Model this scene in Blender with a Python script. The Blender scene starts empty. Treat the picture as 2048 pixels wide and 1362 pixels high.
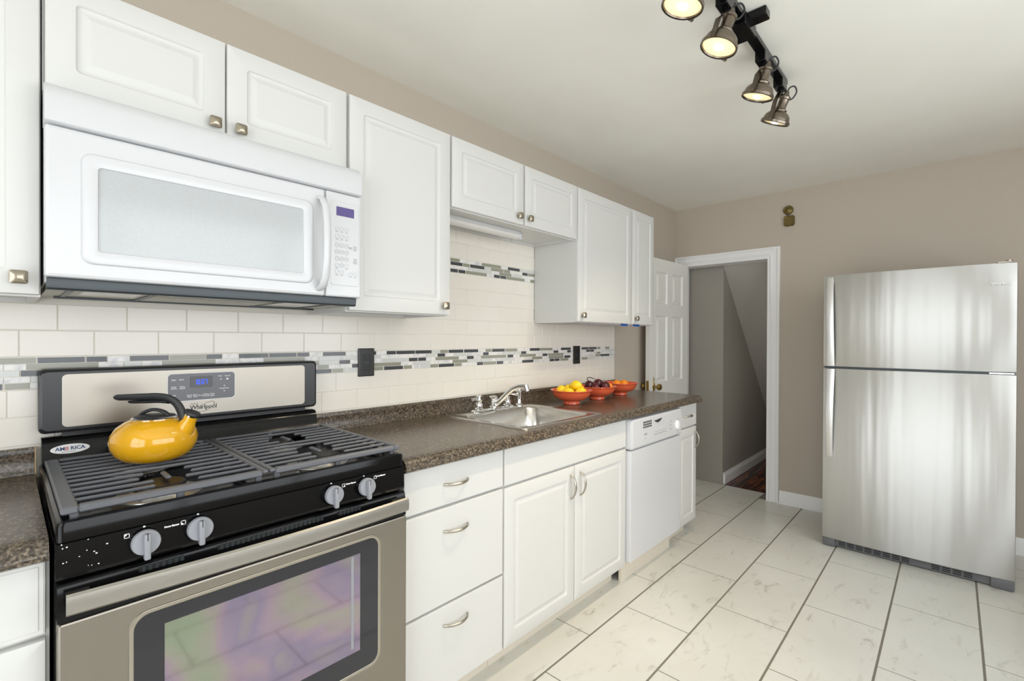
import bpy, bmesh, math, random
from mathutils import Vector, Matrix
R = math.radians
rng = random.Random(7)
SC = bpy.context.scene
COL = SC.collection

# ------------------------------------------------------------------ camera
F_PX, YAW, PITCH, ROLL = 946.9, R(47.016), R(-0.266), R(0.232)
fwd = Vector((math.sin(YAW)*math.cos(PITCH), math.cos(YAW)*math.cos(PITCH), math.sin(PITCH)))
rt = Vector((math.cos(YAW), -math.sin(YAW), 0)); up = rt.cross(fwd)
r2 = rt*math.cos(ROLL)+up*math.sin(ROLL); u2 = -rt*math.sin(ROLL)+up*math.cos(ROLL)
cam_d = bpy.data.cameras.new('camera'); cam = bpy.data.objects.new('camera', cam_d); COL.objects.link(cam)
cam_d.sensor_width = 36; cam_d.lens = F_PX/2048*36; cam_d.clip_start = 0.02
cam.matrix_world = Matrix(((r2.x, u2.x, -fwd.x, 0), (r2.y, u2.y, -fwd.y, -1.8515), (r2.z, u2.z, -fwd.z, 1.2862), (0, 0, 0, 1)))
SC.camera = cam

# ------------------------------------------------------------------ light
SC.view_settings.view_transform = 'Standard'; SC.view_settings.look = 'None'
SC.view_settings.gamma = 1; SC.view_settings.use_curve_mapping = False
SC.view_settings.exposure = -0.73
SC.cycles.use_denoising = True
SC.cycles.max_bounces = 14; SC.cycles.diffuse_bounces = 8
w = bpy.data.worlds.new('sky'); SC.world = w; w.use_nodes = True
w.node_tree.nodes['Background'].inputs[0].default_value = (0.93, 0.965, 1.0, 1)
w.node_tree.nodes['Background'].inputs[1].default_value = 7.0

def portal(loc, rot, sx, sy):
    d = bpy.data.lights.new('window_daylight', 'AREA'); d.shape = 'RECTANGLE'; d.size = sx; d.size_y = sy
    d.cycles.is_portal = True
    o = bpy.data.objects.new('window_daylight', d); o.location = loc; o.rotation_euler = rot; COL.objects.link(o)
LX, FY, XF, ZC = -1.35, -3.25, 4.16, 2.448
WIN_L = (-2.7, -0.85, 0.06, 2.2)     # y0 y1 z0 z1 of the window in the left wall
WIN_F = (-0.6, 2.8, 0.7, 2.25)        # x0 x1 z0 z1 of the glazed opening behind the camera
portal((LX-.02, (WIN_L[0]+WIN_L[1])/2, (WIN_L[2]+WIN_L[3])/2), (0, R(-90), 0), WIN_L[3]-WIN_L[2], WIN_L[1]-WIN_L[0])
portal(((WIN_F[0]+WIN_F[1])/2, FY-.02, (WIN_F[2]+WIN_F[3])/2), (R(90), 0, 0), WIN_F[1]-WIN_F[0], WIN_F[3]-WIN_F[2])

# ------------------------------------------------------------------ materials
def lin(c):
    return tuple(((v/255)/12.92 if v/255 <= .04045 else (((v/255)+.055)/1.055)**2.4) for v in c)
def mat(name, rgb, rough=.5, metal=0., spec=.5, coat=0., emit=None, es=0., aniso=0.):
    m = bpy.data.materials.new(name); m.use_nodes = True
    b = m.node_tree.nodes['Principled BSDF']; i = b.inputs
    i['Base Color'].default_value = (*lin(rgb), 1); i['Roughness'].default_value = rough; i['Metallic'].default_value = metal
    i['Specular IOR Level'].default_value = spec; i['Coat Weight'].default_value = coat; i['Coat Roughness'].default_value = .05
    i['Anisotropic'].default_value = aniso
    if emit: i['Emission Color'].default_value = (*lin(emit), 1); i['Emission Strength'].default_value = es
    return m
def nodes(m): return m.node_tree.nodes, m.node_tree.links, m.node_tree.nodes['Principled BSDF']
def coords(m, scale=(1, 1, 1), rot=(0, 0, 0)):
    n, l, b = nodes(m); g = n.new('ShaderNodeNewGeometry'); mp = n.new('ShaderNodeMapping')
    mp.inputs['Scale'].default_value = scale; mp.inputs['Rotation'].default_value = rot
    l.new(g.outputs['Position'], mp.inputs['Vector']); return mp.outputs[0]
def noise(m, vec, scale, detail=4, rough=.6, dist=0.):
    n, l, b = nodes(m); t = n.new('ShaderNodeTexNoise'); t.inputs['Scale'].default_value = scale
    t.inputs['Detail'].default_value = detail; t.inputs['Roughness'].default_value = rough; t.inputs['Distortion'].default_value = dist
    l.new(vec, t.inputs['Vector']); return t.outputs[0]
def ramp(m, fac, stops, interp='LINEAR'):
    n, l, b = nodes(m); r = n.new('ShaderNodeValToRGB'); e = r.color_ramp.elements; r.color_ramp.interpolation = interp
    while len(e) < len(stops): e.new(.5)
    for k, (p, c) in enumerate(stops): e[k].position = p; e[k].color = (*lin(c), 1)
    l.new(fac, r.inputs[0]); return r.outputs[0]
def bump(m, h, strength, dist=.001):
    n, l, b = nodes(m); t = n.new('ShaderNodeBump'); t.inputs['Strength'].default_value = strength; t.inputs['Distance'].default_value = dist
    l.new(h, t.inputs['Height']); l.new(t.outputs[0], b.inputs['Normal'])
def mix(m, fac, a, c2, mode='MIX'):
    n, l, b = nodes(m); t = n.new('ShaderNodeMix'); t.data_type = 'RGBA'; t.blend_type = mode
    if isinstance(fac, float): t.inputs[0].default_value = fac
    else: l.new(fac, t.inputs[0])
    for k, v in ((6, a), (7, c2)):
        if isinstance(v, tuple): t.inputs[k].default_value = (*lin(v), 1)
        else: l.new(v, t.inputs[k])
    return t.outputs[2]
def setcol(m, s): n, l, b = nodes(m); l.new(s, b.inputs['Base Color'])
def setrough(m, s): n, l, b = nodes(m); l.new(s, b.inputs['Roughness'])

WHITE = (210, 210, 207)
M = {}
M['cab'] = mat('white_thermofoil', WHITE, .38)
M['cabin'] = mat('cabinet_melamine', (232, 230, 222), .5)
M['appl'] = mat('white_enamel', (207, 208, 210), .22)
M['applgrey'] = mat('print_grey', (150, 150, 152), .5)
M['wall'] = mat('taupe_paint', (190, 180, 167), .75, spec=.3); bump(M['wall'], noise(M['wall'], coords(M['wall']), 160), .12)
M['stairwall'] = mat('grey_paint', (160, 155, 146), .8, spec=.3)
M['ceil'] = mat('ceiling_paint', (222, 219, 208), .75, spec=.3)
M['ceil_n'] = noise(M['ceil'], coords(M['ceil']), 2.2, 2); setcol(M['ceil'], ramp(M['ceil'], M['ceil_n'], [(.3, (236, 235, 226)), (.7, (240, 239, 232))]))
M['trim'] = mat('white_gloss_paint', (240, 240, 240), .35)
M['doorp'] = mat('door_paint', (232, 231, 226), .4)
M['grout'] = mat('floor_grout', (122, 117, 106), .9)
M['wgrout'] = mat('wall_grout', (222, 218, 208), .8)
M['wtile'] = mat('ceramic_wall_tile', (231, 226, 216), .16)
M['dglass'] = mat('charcoal_glass', (74, 77, 80), .12)
M['gglass'] = mat('sage_grey_glass', (150, 150, 136), .12)
M['lglass'] = mat('pale_glass', (207, 209, 205), .15)
m = M['marble'] = mat('white_marble', (230, 228, 224), .25)
setcol(m, ramp(m, noise(m, coords(m), 22, 4, .6, 1.5), [(.35, (205, 205, 207)), (.55, (234, 232, 228))]))
m = M['ftile'] = mat('floor_tile', (228, 225, 214), .28)
v = coords(m, (1, 2.2, 1), (0, 0, R(25)))
a = noise(m, v, 6.5, 6, .65, 1.2); vein = ramp(m, a, [(.27, (160, 157, 147)), (.34, (200, 198, 190)), (.42, (217, 216, 209)), (1, (221, 220, 214))])
c = ramp(m, noise(m, coords(m), 1.3, 3), [(.3, (240, 239, 236)), (.7, (255, 255, 255))]); setcol(m, mix(m, 1., vein, c, 'MULTIPLY'))
m = M['granite'] = mat('speckled_laminate', (92, 84, 74), .24)
s1 = noise(m, coords(m, (1, 1, 1), (.9, .5, .3)), 190, 2, .5); s2 = noise(m, coords(m, (1, 1, 1), (.4, .7, 1.)), 75, 2, .6)
c1 = ramp(m, s1, [(.30, (52, 46, 40)), (.45, (104, 94, 82)), (.56, (134, 122, 107)), (.72, (178, 166, 148))])
c2 = ramp(m, s2, [(.4, (92, 84, 76)), (.55, (190, 182, 172))]); setcol(m, mix(m, .75, c1, c2, 'MULTIPLY'))
n_, l_, b_ = nodes(m)
def steel(name, rgb, rough, axis_scale, amt=.08, aniso=0.):
    m = mat(name, rgb, rough, 1.0, aniso=aniso)
    t = noise(m, coords(m, axis_scale), 1.0, 3, .7)
    n, l, b = nodes(m)
    if aniso:
        tg = n.new('ShaderNodeTangent'); tg.direction_type = 'RADIAL'; tg.axis = 'Z'; l.new(tg.outputs[0], b.inputs['Tangent']); b.inputs['Anisotropic Rotation'].default_value = .25
        if axis_scale[2] < 10: bump(m, noise(m, coords(m, (1, 5.5, .25)), 1.6, 2, .5), .5, .010)
        return m
    mr = n.new('ShaderNodeMapRange'); mr.inputs['To Min'].default_value = rough-amt; mr.inputs['To Max'].default_value = rough+amt
    l.new(t, mr.inputs[0]); setrough(m, mr.outputs[0]); bump(m, t, .04, .0006)
    return m
M['steelv'] = steel('brushed_steel_vertical', (214, 214, 212), .42, (300, 300, 2.0), aniso=.93)
M['steelh'] = steel('brushed_steel_horizontal', (150, 144, 134), .34, (2.0, 300, 300), aniso=.5)
M['steelb'] = steel('brushed_backguard_steel', (165, 159, 149), .34, (2.0, 300, 300), aniso=.5)
M['steelg'] = steel('brushed_handle_steel', (176, 173, 166), .34, (2.0, 300, 300))
M['steels'] = steel('satin_sink_steel', (205, 203, 198), .24, (40, 40, 40))
M['chrome'] = mat('chrome', (225, 225, 225), .05, 1.)
M['nickel'] = mat('brushed_nickel', (182, 176, 164), .3, 1.)
M['knobm'] = mat('antique_nickel', (166, 157, 140), .3, 1.)
M['brass'] = mat('aged_brass', (172, 143, 84), .28, 1.)
M['bell'] = mat('olive_brass', (120, 106, 62), .4, .8)
M['bronze'] = mat('brushed_bronze', (128, 118, 106), .3, 1.)
M['black'] = mat('black_enamel', (15, 15, 16), .12, spec=.25)
m = M['blackspot'] = mat('black_enamel_scuffed', (15, 15, 16), .14, spec=.22)
M['blackp'] = mat('black_plastic', (30, 31, 33), .35)
M['bgframe'] = mat('backguard_black', (38, 38, 40), .28)
M['iron'] = mat('cast_iron_grate', (98, 100, 105), .42)
M['burncap'] = mat('burner_cap', (28, 27, 26), .45)
M['alu'] = mat('burner_aluminium', (190, 188, 184), .3, 1.)
M['panelgrey'] = mat('panel_grey', (112, 113, 118), .35)
M['screen'] = mat('display_glass', (12, 14, 16), .08)
M['led'] = mat('blue_led', (20, 60, 255), .4, emit=(30, 80, 255), es=3.)
M['lcd'] = mat('violet_display', (92, 80, 134), .2)
M['print'] = mat('white_print', (232, 232, 232), .5)
M['dprint'] = mat('dark_print', (45, 45, 48), .4)
M['blue'] = mat('navy_print', (38, 62, 110), .5); M['red'] = mat('red_print', (190, 60, 60), .5)
M['kgrey'] = mat('grey_knob_plastic', (142, 144, 150), .35)
M['winframe'] = mat('tinted_glass_border', (42, 42, 46), .06)
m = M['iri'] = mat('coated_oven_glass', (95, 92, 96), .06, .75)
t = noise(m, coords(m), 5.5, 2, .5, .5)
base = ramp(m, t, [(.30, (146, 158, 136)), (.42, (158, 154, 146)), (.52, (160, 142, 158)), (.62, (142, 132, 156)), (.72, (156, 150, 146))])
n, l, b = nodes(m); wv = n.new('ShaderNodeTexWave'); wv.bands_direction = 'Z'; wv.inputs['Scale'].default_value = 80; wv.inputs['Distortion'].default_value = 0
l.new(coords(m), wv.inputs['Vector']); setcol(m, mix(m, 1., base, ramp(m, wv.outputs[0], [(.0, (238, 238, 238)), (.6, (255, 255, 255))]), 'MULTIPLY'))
M['yellow'] = mat('yellow_enamel', (226, 168, 28), .12, coat=.6)
M['kblack'] = mat('soft_black_handle', (48, 49, 51), .5)
M['bowl'] = mat('orange_glaze', (224, 100, 64), .16)
M['lemon'] = mat('lemon_skin', (246, 208, 28), .4); bump(M['lemon'], noise(M['lemon'], coords(M['lemon']), 420), .3)
M['plum'] = mat('dark_purple_skin', (78, 24, 36), .22)
m = M['plum']; setcol(m, ramp(m, noise(m, coords(m), 30, 2), [(.35, (44, 16, 26)), (.7, (112, 34, 46))]))
M['orange'] = mat('orange_skin', (238, 142, 22), .38); bump(M['orange'], noise(M['orange'], coords(M['orange']), 420), .3)
M['stem'] = mat('dark_stem', (58, 36, 30), .7)
M['dgrey'] = mat('dark_grey_metal', (60, 66, 69), .35, .3)
M['filter'] = steel('grease_filter', (168, 166, 156), .4, (200, 200, 200))
M['grille'] = mat('charcoal_grille', (98, 99, 101), .5)
M['dark'] = mat('dark_void', (14, 14, 15), .6)
M['fside'] = mat('fridge_side_grey', (122, 120, 120), .5)
M['tape'] = mat('blue_tape', (28, 88, 168), .7)
M['diff'] = mat('lamp_diffuser', (222, 220, 216), .25)
M['socket'] = mat('black_outlet', (40, 40, 38), .25)
m = M['wood'] = mat('dark_cherry_floor', (62, 22, 14), .2)
setcol(m, ramp(m, noise(m, coords(m, (1.2, 18, 1), (0, 0, R(-16))), 1.6, 3), [(.38, (30, 9, 6)), (.52, (62, 20, 12)), (.60, (150, 84, 44)), (.64, (70, 26, 14))]))
M['woodend'] = mat('raw_wood_edge', (196, 172, 132), .7)
M['kick'] = mat('toe_kick_board', (222, 214, 198), .6)
M['bulb'] = mat('lamp_lens', (255, 250, 230), .3, emit=(255, 222, 150), es=1.15)
M['bulbcore'] = mat('lamp_filament', (255, 255, 240), .3, emit=(255, 244, 214), es=6.)
M['lens'] = mat('lamp_inner_reflector', (222, 205, 150), .2, .7, emit=(255, 226, 160), es=.35)

# ------------------------------------------------------------------ mesh helpers
class MB:
    def __init__(s): s.bm = bmesh.new(); s.mi = 0; s.mats = []
    def use(s, m):
        if m not in s.mats: s.mats.append(m)
        s.mi = s.mats.index(m); return s
    def _tag(s, faces):
        for f in faces: f.material_index = s.mi
    def box(s, x0, x1, y0, y1, z0, z1, bev=0., seg=2):
        x0, x1 = min(x0, x1), max(x0, x1); y0, y1 = min(y0, y1), max(y0, y1); z0, z1 = min(z0, z1), max(z0, z1)
        t = bmesh.new(); v = [t.verts.new((x, y, z)) for x in (x0, x1) for y in (y0, y1) for z in (z0, z1)]
        for q in ((0, 1, 3, 2), (4, 6, 7, 5), (0, 4, 5, 1), (2, 3, 7, 6), (0, 2, 6, 4), (1, 5, 7, 3)): t.faces.new([v[k] for k in q])
        if bev > 0: bmesh.ops.bevel(t, geom=list(t.edges), offset=min(bev, .49*min(x1-x0, y1-y0, z1-z0)), segments=seg, affect='EDGES', profile=.5)
        s.merge(t); return s
    def merge(s, t, mx=None):
        vm = {}
        for v in t.verts: vm[v] = s.bm.verts.new(mx @ v.co if mx else v.co)
        for f in t.faces:
            try: s.bm.faces.new([vm[v] for v in f.verts]).material_index = s.mi
            except ValueError: pass
        t.free()
    def loft(s, loops, cap0=True, cap1=True, closed=True):
        L = [[s.bm.verts.new(p) for p in lp] for lp in loops]; n = len(L[0])
        for a, b in zip(L, L[1:]):
            for k in range(n if closed else n-1):
                q = [a[k], a[(k+1) % n], b[(k+1) % n], b[k]]
                try: s.bm.faces.new(q).material_index = s.mi
                except ValueError: pass
        if cap0: s.bm.faces.new(list(reversed(L[0]))).material_index = s.mi
        if cap1: s.bm.faces.new(L[-1]).material_index = s.mi
        return s
    def lathe(s, prof, c=(0, 0, 0), ax=(0, 0, 1), n=32, cap0=True, cap1=True):
        ax = Vector(ax).normalized(); h = Vector((1, 0, 0)) if abs(ax.x) < .9 else Vector((0, 1, 0))
        e1 = ax.cross(h).normalized(); e2 = ax.cross(e1); c = Vector(c)
        loops = [[c+ax*z+(e1*math.cos(2*math.pi*k/n)+e2*math.sin(2*math.pi*k/n))*max(r, 1e-5) for k in range(n)] for r, z in prof]
        return s.loft(loops, cap0, cap1)
    def cyl(s, a, b, r, r1=None, n=20):
        a, b = Vector(a), Vector(b); return s.lathe([(r, 0), (r if r1 is None else r1, (b-a).length)], a, b-a, n)
    def tube(s, pts, r, n=12, sq=1.0, upv=None):
        pts = [Vector(p) for p in pts]; rs = r if isinstance(r, (list, tuple)) else [r]*len(pts); loops = []; prev = None
        for k, p in enumerate(pts):
            t = (pts[min(k+1, len(pts)-1)]-pts[max(k-1, 0)]).normalized()
            if prev is None:
                h = Vector(upv) if upv else (Vector((0, 0, 1)) if abs(t.z) < .9 else Vector((1, 0, 0)))
                e1 = (h-t*h.dot(t)).normalized()
            else: e1 = (prev-t*prev.dot(t)).normalized()
            prev = e1; e2 = t.cross(e1)
            loops.append([p+(e1*math.cos(2*math.pi*q/n)*sq+e2*math.sin(2*math.pi*q/n))*rs[k] for q in range(n)])
        return s.loft(loops)
    def prism(s, poly, d0, d1, axis='x'):
        f = {'x': lambda a, b, d: (d, a, b), 'y': lambda a, b, d: (a, d, b), 'z': lambda a, b, d: (a, b, d)}[axis]
        return s.loft([[f(a, b, d0) for a, b in poly], [f(a, b, d1) for a, b in poly]])
    def build(s, name, m, parent=None, smooth=35, kind=None, label=None):
        bmesh.ops.recalc_face_normals(s.bm, faces=list(s.bm.faces))
        me = bpy.data.meshes.new(name)
        if smooth:
            for f in s.bm.faces: f.smooth = True
        s.bm.to_mesh(me); s.bm.free()
        if smooth:
            me.set_sharp_from_angle(angle=R(smooth))
            at = me.attributes.get('sharp_edge') or me.attributes.new('sharp_edge', 'BOOLEAN', 'EDGE')
            ek = {tuple(sorted(e.vertices)): e.index for e in me.edges}
            for p in me.polygons:                                  # flat panels stay flat up to their rim
                if len(p.vertices) > 4 and p.area > .0006:
                    for k in p.edge_keys: at.data[ek[tuple(sorted(k))]].value = True
        if s.mats:
            for k in s.mats: me.materials.append(k)
        else: me.materials.append(m)
        o = bpy.data.objects.new(name, me); COL.objects.link(o)
        if parent is not None: put(o, parent)
        if kind: o['kind'] = kind
        if label: o['label'] = label
        return o
ROOTLOC = {}
def put(o, parent):
    L = ROOTLOC.get(parent.name, Vector((0, 0, 0)))
    o.data.transform(Matrix.Translation(-L)); o.parent = parent; ROOTLOC[o.name] = L
def thing(name, label, cat, loc, group=None):
    o = bpy.data.objects.new(name, None); o.empty_display_size = .05; COL.objects.link(o); o.location = loc
    ROOTLOC[o.name] = Vector(loc); o['label'] = label; o['category'] = cat
    if group: o['group'] = group
    return o
def tag(o, label, cat, group=None):
    c = sum((Vector(v.co) for v in o.data.vertices), Vector())/max(1, len(o.data.vertices))
    zb = min(v.co.z for v in o.data.vertices); b = Vector((c.x, c.y, zb))
    o.data.transform(Matrix.Translation(-b)); o.location = b; ROOTLOC[o.name] = b
    o['label'] = label; o['category'] = cat
    if group: o['group'] = group
    return o
def rrect(x0, x1, z0, z1, r, n=5):
    r = min(r, .499*(x1-x0), .499*(z1-z0)); out = []
    for cx, cz, a in ((x1-r, z1-r, 0), (x0+r, z1-r, 90), (x0+r, z0+r, 180), (x1-r, z0+r, 270)):
        for k in range(n+1):
            t = R(a+90*k/n); out.append((cx+r*math.cos(t), cz+r*math.sin(t)))
    return out
def plate(mb, x0, x1, z0, z1, yb, yf, r=.003, bev=.002, n=5):
    """slab with rounded corners standing in the XZ plane, back at yb, front at yf (yf < yb)"""
    lp = lambda d, y: [(a, y, b) for a, b in rrect(x0+d, x1-d, z0+d, z1-d, max(r-d, .0004), n)]
    mb.loft([lp(0, yb), lp(0, yf+bev), lp(bev*.3, yf+bev*.3), lp(bev, yf)]); return mb
def cup(mb, x0, x1, z0, z1, yf, r, depth, slope=.004, n=6): pass
TXT = {}
def text(mb, s, size, o, right, upd, depth=.0006, bold=0., spacing=1., align='CENTER', shear=0.):
    cu = bpy.data.curves.new('lettering', 'FONT'); cu.body = s; cu.size = size; cu.align_x = align; cu.align_y = 'CENTER'
    cu.extrude = depth; cu.offset = bold; cu.resolution_u = 2; cu.space_character = spacing; cu.shear = shear
    ob = bpy.data.objects.new('lettering', cu); COL.objects.link(ob); dg = bpy.context.evaluated_depsgraph_get(); dg.update()
    me = bpy.data.meshes.new_from_object(ob.evaluated_get(dg)); t = bmesh.new(); t.from_mesh(me)
    right = Vector(right).normalized(); upd = Vector(upd).normalized(); nn = right.cross(upd); o = Vector(o)
    mx = Matrix(((right.x, upd.x, nn.x, o.x), (right.y, upd.y, nn.y, o.y), (right.z, upd.z, nn.z, o.z), (0, 0, 0, 1)))
    mb.merge(t, mx); bpy.data.objects.remove(ob); bpy.data.curves.remove(cu); bpy.data.meshes.remove(me)
XR, ZU = (1, 0, 0), (0, 0, 1)
def curve(pts, k=5):
    P = [Vector(p) for p in pts]; out = []
    for i in range(len(P)-1):
        a, b, c, d = P[max(i-1, 0)], P[i], P[i+1], P[min(i+2, len(P)-1)]
        for j in range(k):
            t = j/k; out.append(.5*((2*b)+(c-a)*t+(2*a-5*b+4*c-d)*t*t+(3*b-a-3*c+d)*t**3))
    return out+[P[-1]]
def radii(rs, k=5):
    out = []
    for a, b in zip(rs, rs[1:]): out += [a+(b-a)*j/k for j in range(k)]
    return out+[rs[-1]]

# ------------------------------------------------------------------ the room
SX = 6.6                                    # how far the stairwell behind the far doorway runs
DY0, DY1, DZ = -.78, -.055, 1.945            # far doorway
def struct(o): o['kind'] = 'structure'; return o
f = MB(); f.use(M['grout']).box(LX-.12, 4.335, FY-.12, .12, -.1, -.0007)
f.use(M['ftile'])
W, H0, YO, XO = .6135, .3103, -.7065, 2.958
gx, gy = .0024, .0042
for k in range(-3, 10):
    ya = YO-H0*(k+1)+gy; yb = YO-H0*k-gy
    ya, yb = max(ya, FY), min(yb, .0)
    if yb-ya < .02: continue
    off = 0 if k % 2 else .5*W
    for j in range(-9, 5):
        xa = XO+off+j*W+gx; xb = XO+off+(j+1)*W-gx
        lim = 4.335 if DY0-.05 < (ya+yb)/2 else XF
        xa, xb = max(xa, LX), min(xb, lim)
        if xb-xa < .02: continue
        f.box(xa, xb, ya, yb, -.01, 0, .0005, 1)
struct(f.build('floor', None, smooth=0))
o = MB().box(LX-.12, XF+.13, FY-.12, .12, ZC, ZC+.1).build('ceiling', M['ceil'], smooth=0); struct(o)
struct(MB().box(LX-.12, XF, 0, .12, -.1, ZC).build('wall_back', M['wall'], smooth=0))
wf = MB(); wf.box(XF, XF+.13, FY, DY0, -.1, ZC); wf.box(XF, XF+.13, DY1, .12, -.1, ZC); wf.box(XF, XF+.13, DY0, DY1, DZ, ZC)
struct(wf.build('wall_far', M['wall'], smooth=0))
wl = MB(); y0, y1, z0, z1 = WIN_L
wl.box(LX-.12, LX, FY, y0, -.1, ZC); wl.box(LX-.12, LX, y1, 0, -.1, ZC); wl.box(LX-.12, LX, y0, y1, -.1, z0); wl.box(LX-.12, LX, y0, y1, z1, ZC)
struct(wl.build('wall_left', M['wall'], smooth=0))
wr = MB(); x0, x1, z0, z1 = WIN_F
wr.box(LX-.12, x0, FY-.12, FY, -.1, ZC); wr.box(x1, XF+.13, FY-.12, FY, -.1, ZC); wr.box(x0, x1, FY-.12, FY, -.1, z0); wr.box(x0, x1, FY-.12, FY, z1, ZC)
struct(wr.build('wall_front', M['wall'], smooth=0))
y0, y1, z0, z1 = WIN_L
wn = MB(); fw = .05
wn.box(LX-.09, LX+.02, y0, y0+fw, z0, z1); wn.box(LX-.09, LX+.02, y1-fw, y1, z0, z1); wn.box(LX-.09, LX+.02, y0, y1, z0, z0+fw); wn.box(LX-.09, LX+.02, y0, y1, z1-fw, z1)
wn.box(LX-.07, LX-.03, y0, y1, (z0+z1)/2-.02, (z0+z1)/2+.02); wn.box(LX-.07, LX-.03, (y0+y1)/2-.03, (y0+y1)/2+.03, z0, z1)
struct(wn.build('window_1', M['trim'], smooth=0))
x0, x1, z0, z1 = WIN_F
wn = MB(); wn.box(x0, x0+fw, FY-.09, FY+.02, z0, z1); wn.box(x1-fw, x1, FY-.09, FY+.02, z0, z1); wn.box(x0, x1, FY-.09, FY+.02, z0, z0+fw); wn.box(x0, x1, FY-.09, FY+.02, z1-fw, z1)
for t in (1/3, 2/3): wn.box(x0+(x1-x0)*t-.03, x0+(x1-x0)*t+.03, FY-.07, FY-.03, z0, z1)
struct(wn.build('window_2', M['trim'], smooth=0))
# stairwell behind the doorway
SY = -.364
sw = MB(); sw.box(4.35, SX, SY, SY+.1, -.1, 2.6); sw.box(4.336, 4.35, SY, DY1+.05, -.1, 2.6); sw.box(XF+.13, 4.4, DY1+.02, DY1+.12, -.1, 2.6)
sw.box(XF+.13, SX, DY0-.75, DY0-.65, -.1, 2.6); sw.box(SX, SX+.1, DY0-.75, SY+.1, -.1, 2.6)
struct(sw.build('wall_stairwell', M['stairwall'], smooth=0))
# sloped underside of the stair flight above
xa, za, xb, zb = XF+.135, 1.965, 6.18, -.01
sl = MB(); sl.loft([[(xa, y, za), (xb, y, zb), (xb+.1, y, zb), (xa, y, za+.25)] for y in (DY0-.66, SY-.0005)])
sl.box(XF+.135, 4.7, DY0-.66, SY-.001, 2.1, 2.6)
M['soffit'] = mat('soffit_paint', (182, 178, 170), .8, spec=.3)
struct(sl.build('ceiling_stairwell', M['soffit'], smooth=0))
struct(MB().box(4.336, SX, DY0-.7, SY, -.1, -.002).build('floor_stairwell', M['wood'], smooth=0))
bb = MB(); bb.prism([(SY, 0), (SY-.018, 0), (SY-.018, .07), (SY-.008, .09), (SY-.006, .1), (SY, .1)], 4.352, 6.12, 'x')
struct(bb.build('baseboard_stairwell', M['trim'], smooth=20))
# far wall baseboard and door casing
bb = MB(); prof = [(XF, 0), (XF-.022, 0), (XF-.022, .018), (XF-.014, .024), (XF-.014, .075), (XF-.008, .092), (XF-.004, .1), (XF, .1)]
bb.loft([[(a, y, b) for a, b in prof] for y in (FY, DY0-.078)]); struct(bb.build('baseboard_far', M['trim'], smooth=20))
def casing(mb, path):
    # path: pairs of points inner->outer at mitred stations
    prof = [(0, 0), (0, .012), (.012, .017), (.02, .012), (.05, .014), (.058, .022), (.07, .022), (.075, .016), (.075, 0)]
    loops = []
    for (iy, iz), (oy, oz) in path:
        loops.append([(XF-d, iy+(oy-iy)*t/.075, iz+(oz-iz)*t/.075) for t, d in prof])
    mb.loft(loops)
tr = MB(); w_ = .075
casing(tr, [((DY0, 0), (DY0-w_, 0)), ((DY0, DZ), (DY0-w_, DZ+w_)), ((DY1, DZ), (-.001, DZ+w_)), ((DY1, 0), (-.001, 0))])
tr.box(XF-.01, XF+.14, DY0-.001, DY0+.016, 0, DZ); tr.box(XF-.01, XF+.14, DY1-.016, DY1+.001, 0, DZ); tr.box(XF-.01, XF+.14, DY0+.016, DY1-.016, DZ-.016, DZ+.001)
struct(tr.build('trim_1', M['trim'], smooth=25))

# six-panel door, hinged on the left jamb and swung open against the back wall
AD = R(-2.3); HX, HY = 4.13, -.130
dirv = Vector((-math.cos(AD), -math.sin(AD), 0)); nrm = Vector((-dirv.y, dirv.x, 0))
if nrm.y > 0: nrm = -nrm
LW, LH, LT = .665, 1.935, .035
def DP(u, v, d): p = Vector((HX, HY, 0))+dirv*u+nrm*d; return (p.x, p.y, v)
dr = MB()
def drect(u0, u1, v0, v1, d): return [DP(u0, v0, d), DP(u1, v0, d), DP(u1, v1, d), DP(u0, v1, d)]
dr.loft([drect(0, LW, .012, LH, -LT), drect(0, LW, .012, LH, -.0135)])
us = [0, .095, .285, .38, .57, LW]; vs = [.012, .2, .72, .93, 1.5, 1.585, 1.82, LH]
us = [0, .1, .29, .375, .565, LW]
panels = [(us[1], us[2]), (us[3], us[4])]; rows = [(.22, .72), (.935, 1.475), (1.57, 1.83)]
def cell(a0, a1, b0, b1): dr.loft([drect(a0, a1, b0, b1, -.0135), drect(a0, a1, b0, b1, 0)])
cell(0, us[1], .012, LH); cell(us[2], us[3], .012, LH); cell(us[4], LW, .012, LH)
for pa in panels:
    e = .012
    for r0 in rows: pass
    zz = [.012]+[z for r0 in rows for z in r0]+[LH]
    for k in range(0, len(zz), 2): cell(pa[0], pa[1], zz[k], zz[k+1])
    for r0 in rows:
        lp = lambda i, d: drect(pa[0]+i, pa[1]-i, r0[0]+i, r0[1]-i, d)
        dr.loft([lp(0, -.013), lp(0, 0), lp(.011, -.0125), lp(.018, -.013), lp(.042, -.003)], cap0=False)
d1 = struct(dr.build('door_1', M['doorp'], smooth=12))
kb = MB()
for sgn, d0 in ((1, 0), (-1, -LT)):
    b0 = Vector(DP(LW-.062, .905, d0)); ax = nrm*sgn
    kb.lathe([(.016, 0), (.016, .004), (.009, .008), (.009, .03), (.018, .036), (.0265, .047), (.027, .054), (.022, .063), (.008, .068)], b0, ax, 24)
    if sgn == 1:
        kb.tube([b0+Vector((0, 0, z))+ax*.003 for z in (-.075, -.06, -.045, -.02, 0, .02, .045, .06, .07, .078)], [.003, .008, .004, .011, .014, .011, .004, .009, .006, .001], 12, .5, upv=ax)
kb.build('door_knob', M['brass'], d1, label='aged brass door knob')
sp = MB(); sp.loft([[DP(LW+e, z, d) for z, d in ((.86, -.028), (.86, -.006), (.955, -.006), (.955, -.028))] for e in (-.001, .0015)])
sp.build('strike_plate', M['brass'], d1, smooth=0, label='brass latch plate')
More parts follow.
